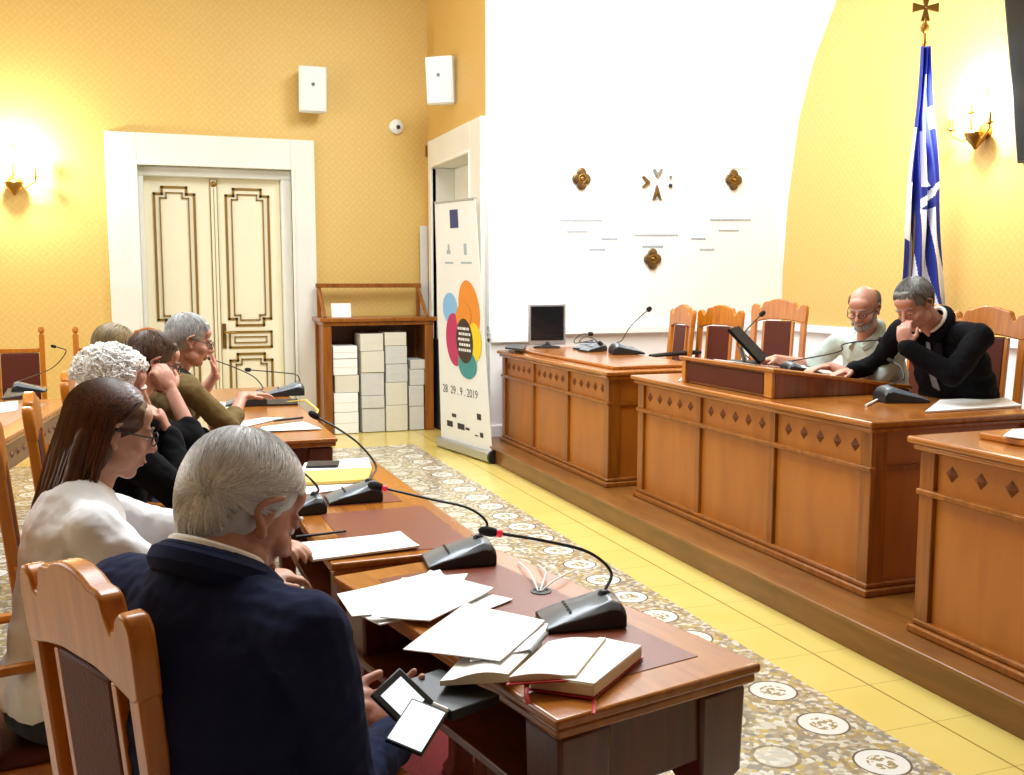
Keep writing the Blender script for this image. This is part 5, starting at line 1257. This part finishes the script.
person('white curly-haired person in a dark jacket, hand raised to the mouth', hip=(-0.22, 3.58, 0.58), neck=(-0.10, 3.60, 1.09), taz=84, head=pd(114, 388, 3.40), haz=88, hpitch=16, hroll=0,
       rh=pd(168, 436, 3.42), lh=(0.30, 3.85, 0.80), pole_r=(0.6, -0.3, -1), pole_l=(0, 1, -0.8), top='blackcloth', skin='skin_red', hair='hair_white', hairstyle='curly', collar='shirt', collar_mat='blackcloth',
       rhand=((-0.25, 0, 1), (-1, 0.1, 0), -1, 0.9), lhand=((1, -0.2, 0), (0, 0, -1), 1, 0.3), hs=1.05, density=1.5)
person('brown-haired man with glasses holding his hand against his ear', hip=(-0.16, 4.38, 0.58), neck=(-0.08, 4.32, 1.10), taz=86, head=pd(154, 362, 4.15), haz=80, hpitch=20, hroll=0,
       rh=pd(172, 392, 4.02), lh=(0.30, 4.45, 0.80), pole_r=(0.9, -0.4, -1), pole_l=(0, 1, -0.8), top='blackcloth', skin='skin_red', hair='hair_dark', hairstyle='short', sleeve='elbow', specs=True,
       rhand=((-0.3, 0.2, 1), (-0.6, 0.8, 0), -1, 0.7), lhand=((1, -0.3, 0), (0, 0, -1), 1, 0.3))
person('person with ash-blond hair mostly hidden behind the curly-haired one', hip=(-0.22, 4.96, 0.55), neck=(-0.16, 4.98, 1.05), taz=86, head=pd(116, 348, 4.8), haz=86, hpitch=10, hroll=0,
       rh=(0.2, 4.85, 0.79), lh=(0.25, 5.2, 0.79), pole_r=(0, -1, -1), pole_l=(0, 1, -1), top='charcoal', skin='skin', hair='hair_blond', hairstyle='bob',
       rhand=((1, 0.2, 0), (0, 0, -1), -1, 0.3), lhand=((1, -0.2, 0), (0, 0, -1), 1, 0.3), hs=0.9)
person('grey-haired man with glasses in an olive jacket, hand raised before his face', hip=(0.0, 5.50, 0.58), neck=(0.11, 5.32, 1.09), taz=70, head=pd(190, 340, 5.05), haz=84, hpitch=16, hroll=0,
       rh=pd(243, 396, 5.25), lh=pd(215, 375, 5.4), pole_r=(0.2, -0.6, -1), pole_l=(0.8, 0.6, -1), top='olive', skin='skin_red', hair='hair_grey', hairstyle='short', collar='shirt', collar_mat='charcoal', specs=True, sleeve='elbow',
       rhand=((1, 0.25, 0.1), (0, 0, -1), -1, 0.3), lhand=((-0.05, 0, 1), (-1, 0, 0), 1, 0.35), width=1.25, hs=1.05)
# platform
person('bald man with grey beard, glasses and pale green shirt at the middle desk', hip=(4.20, 4.90, PZ + 0.68), neck=pd(868, 336, 5.78), taz=-100, head=pd(864, 308, 5.66), haz=-118, hpitch=24, hroll=0,
       rh=(3.62, 5.20, 1.09), lh=(3.66, 4.72, 1.08), pole_r=(0.3, 1, -0.8), pole_l=(0.3, -1, -0.8), top='paleshirt', skin='skin_red', hair='hair_salt', hairstyle='bald', sleeve='short', collar='shirt', collar_mat='paleshirt', specs=True, belly=0.04, zf=PZ, bearded='hair_grey',
       rhand=((-1, 0.1, -0.1), (0, 0, -1), 1, 0.3), lhand=((-1, 0.25, -0.05), (0, 0, -1), -1, 0.3), width=1.25)
person('short grey-haired man in a black suit resting his face on his hand', hip=(4.22, 4.22, PZ + 0.66), neck=pd(936, 326, 5.16), taz=-98, head=pd(914, 304, 5.08), haz=-104, hpitch=34, hroll=4,
       rh=(3.60, 4.46, 1.08), lh=pd(906, 347, 4.96), pole_r=(0.3, 1, -0.8), pole_l=(-1, -0.1, -0.7), top='blackcloth', skin='skin_red', hair='hair_salt', hairstyle='short', collar='jacket', tie='mic_grey', zf=PZ,
       rhand=((-1, 0.1, -0.1), (0, 0, -1), 1, 0.3), lhand=((-0.15, 0.1, 1), (0.7, 0.5, 0.2), -1, 0.75), width=1.38, hs=1.03, belly=0.04)
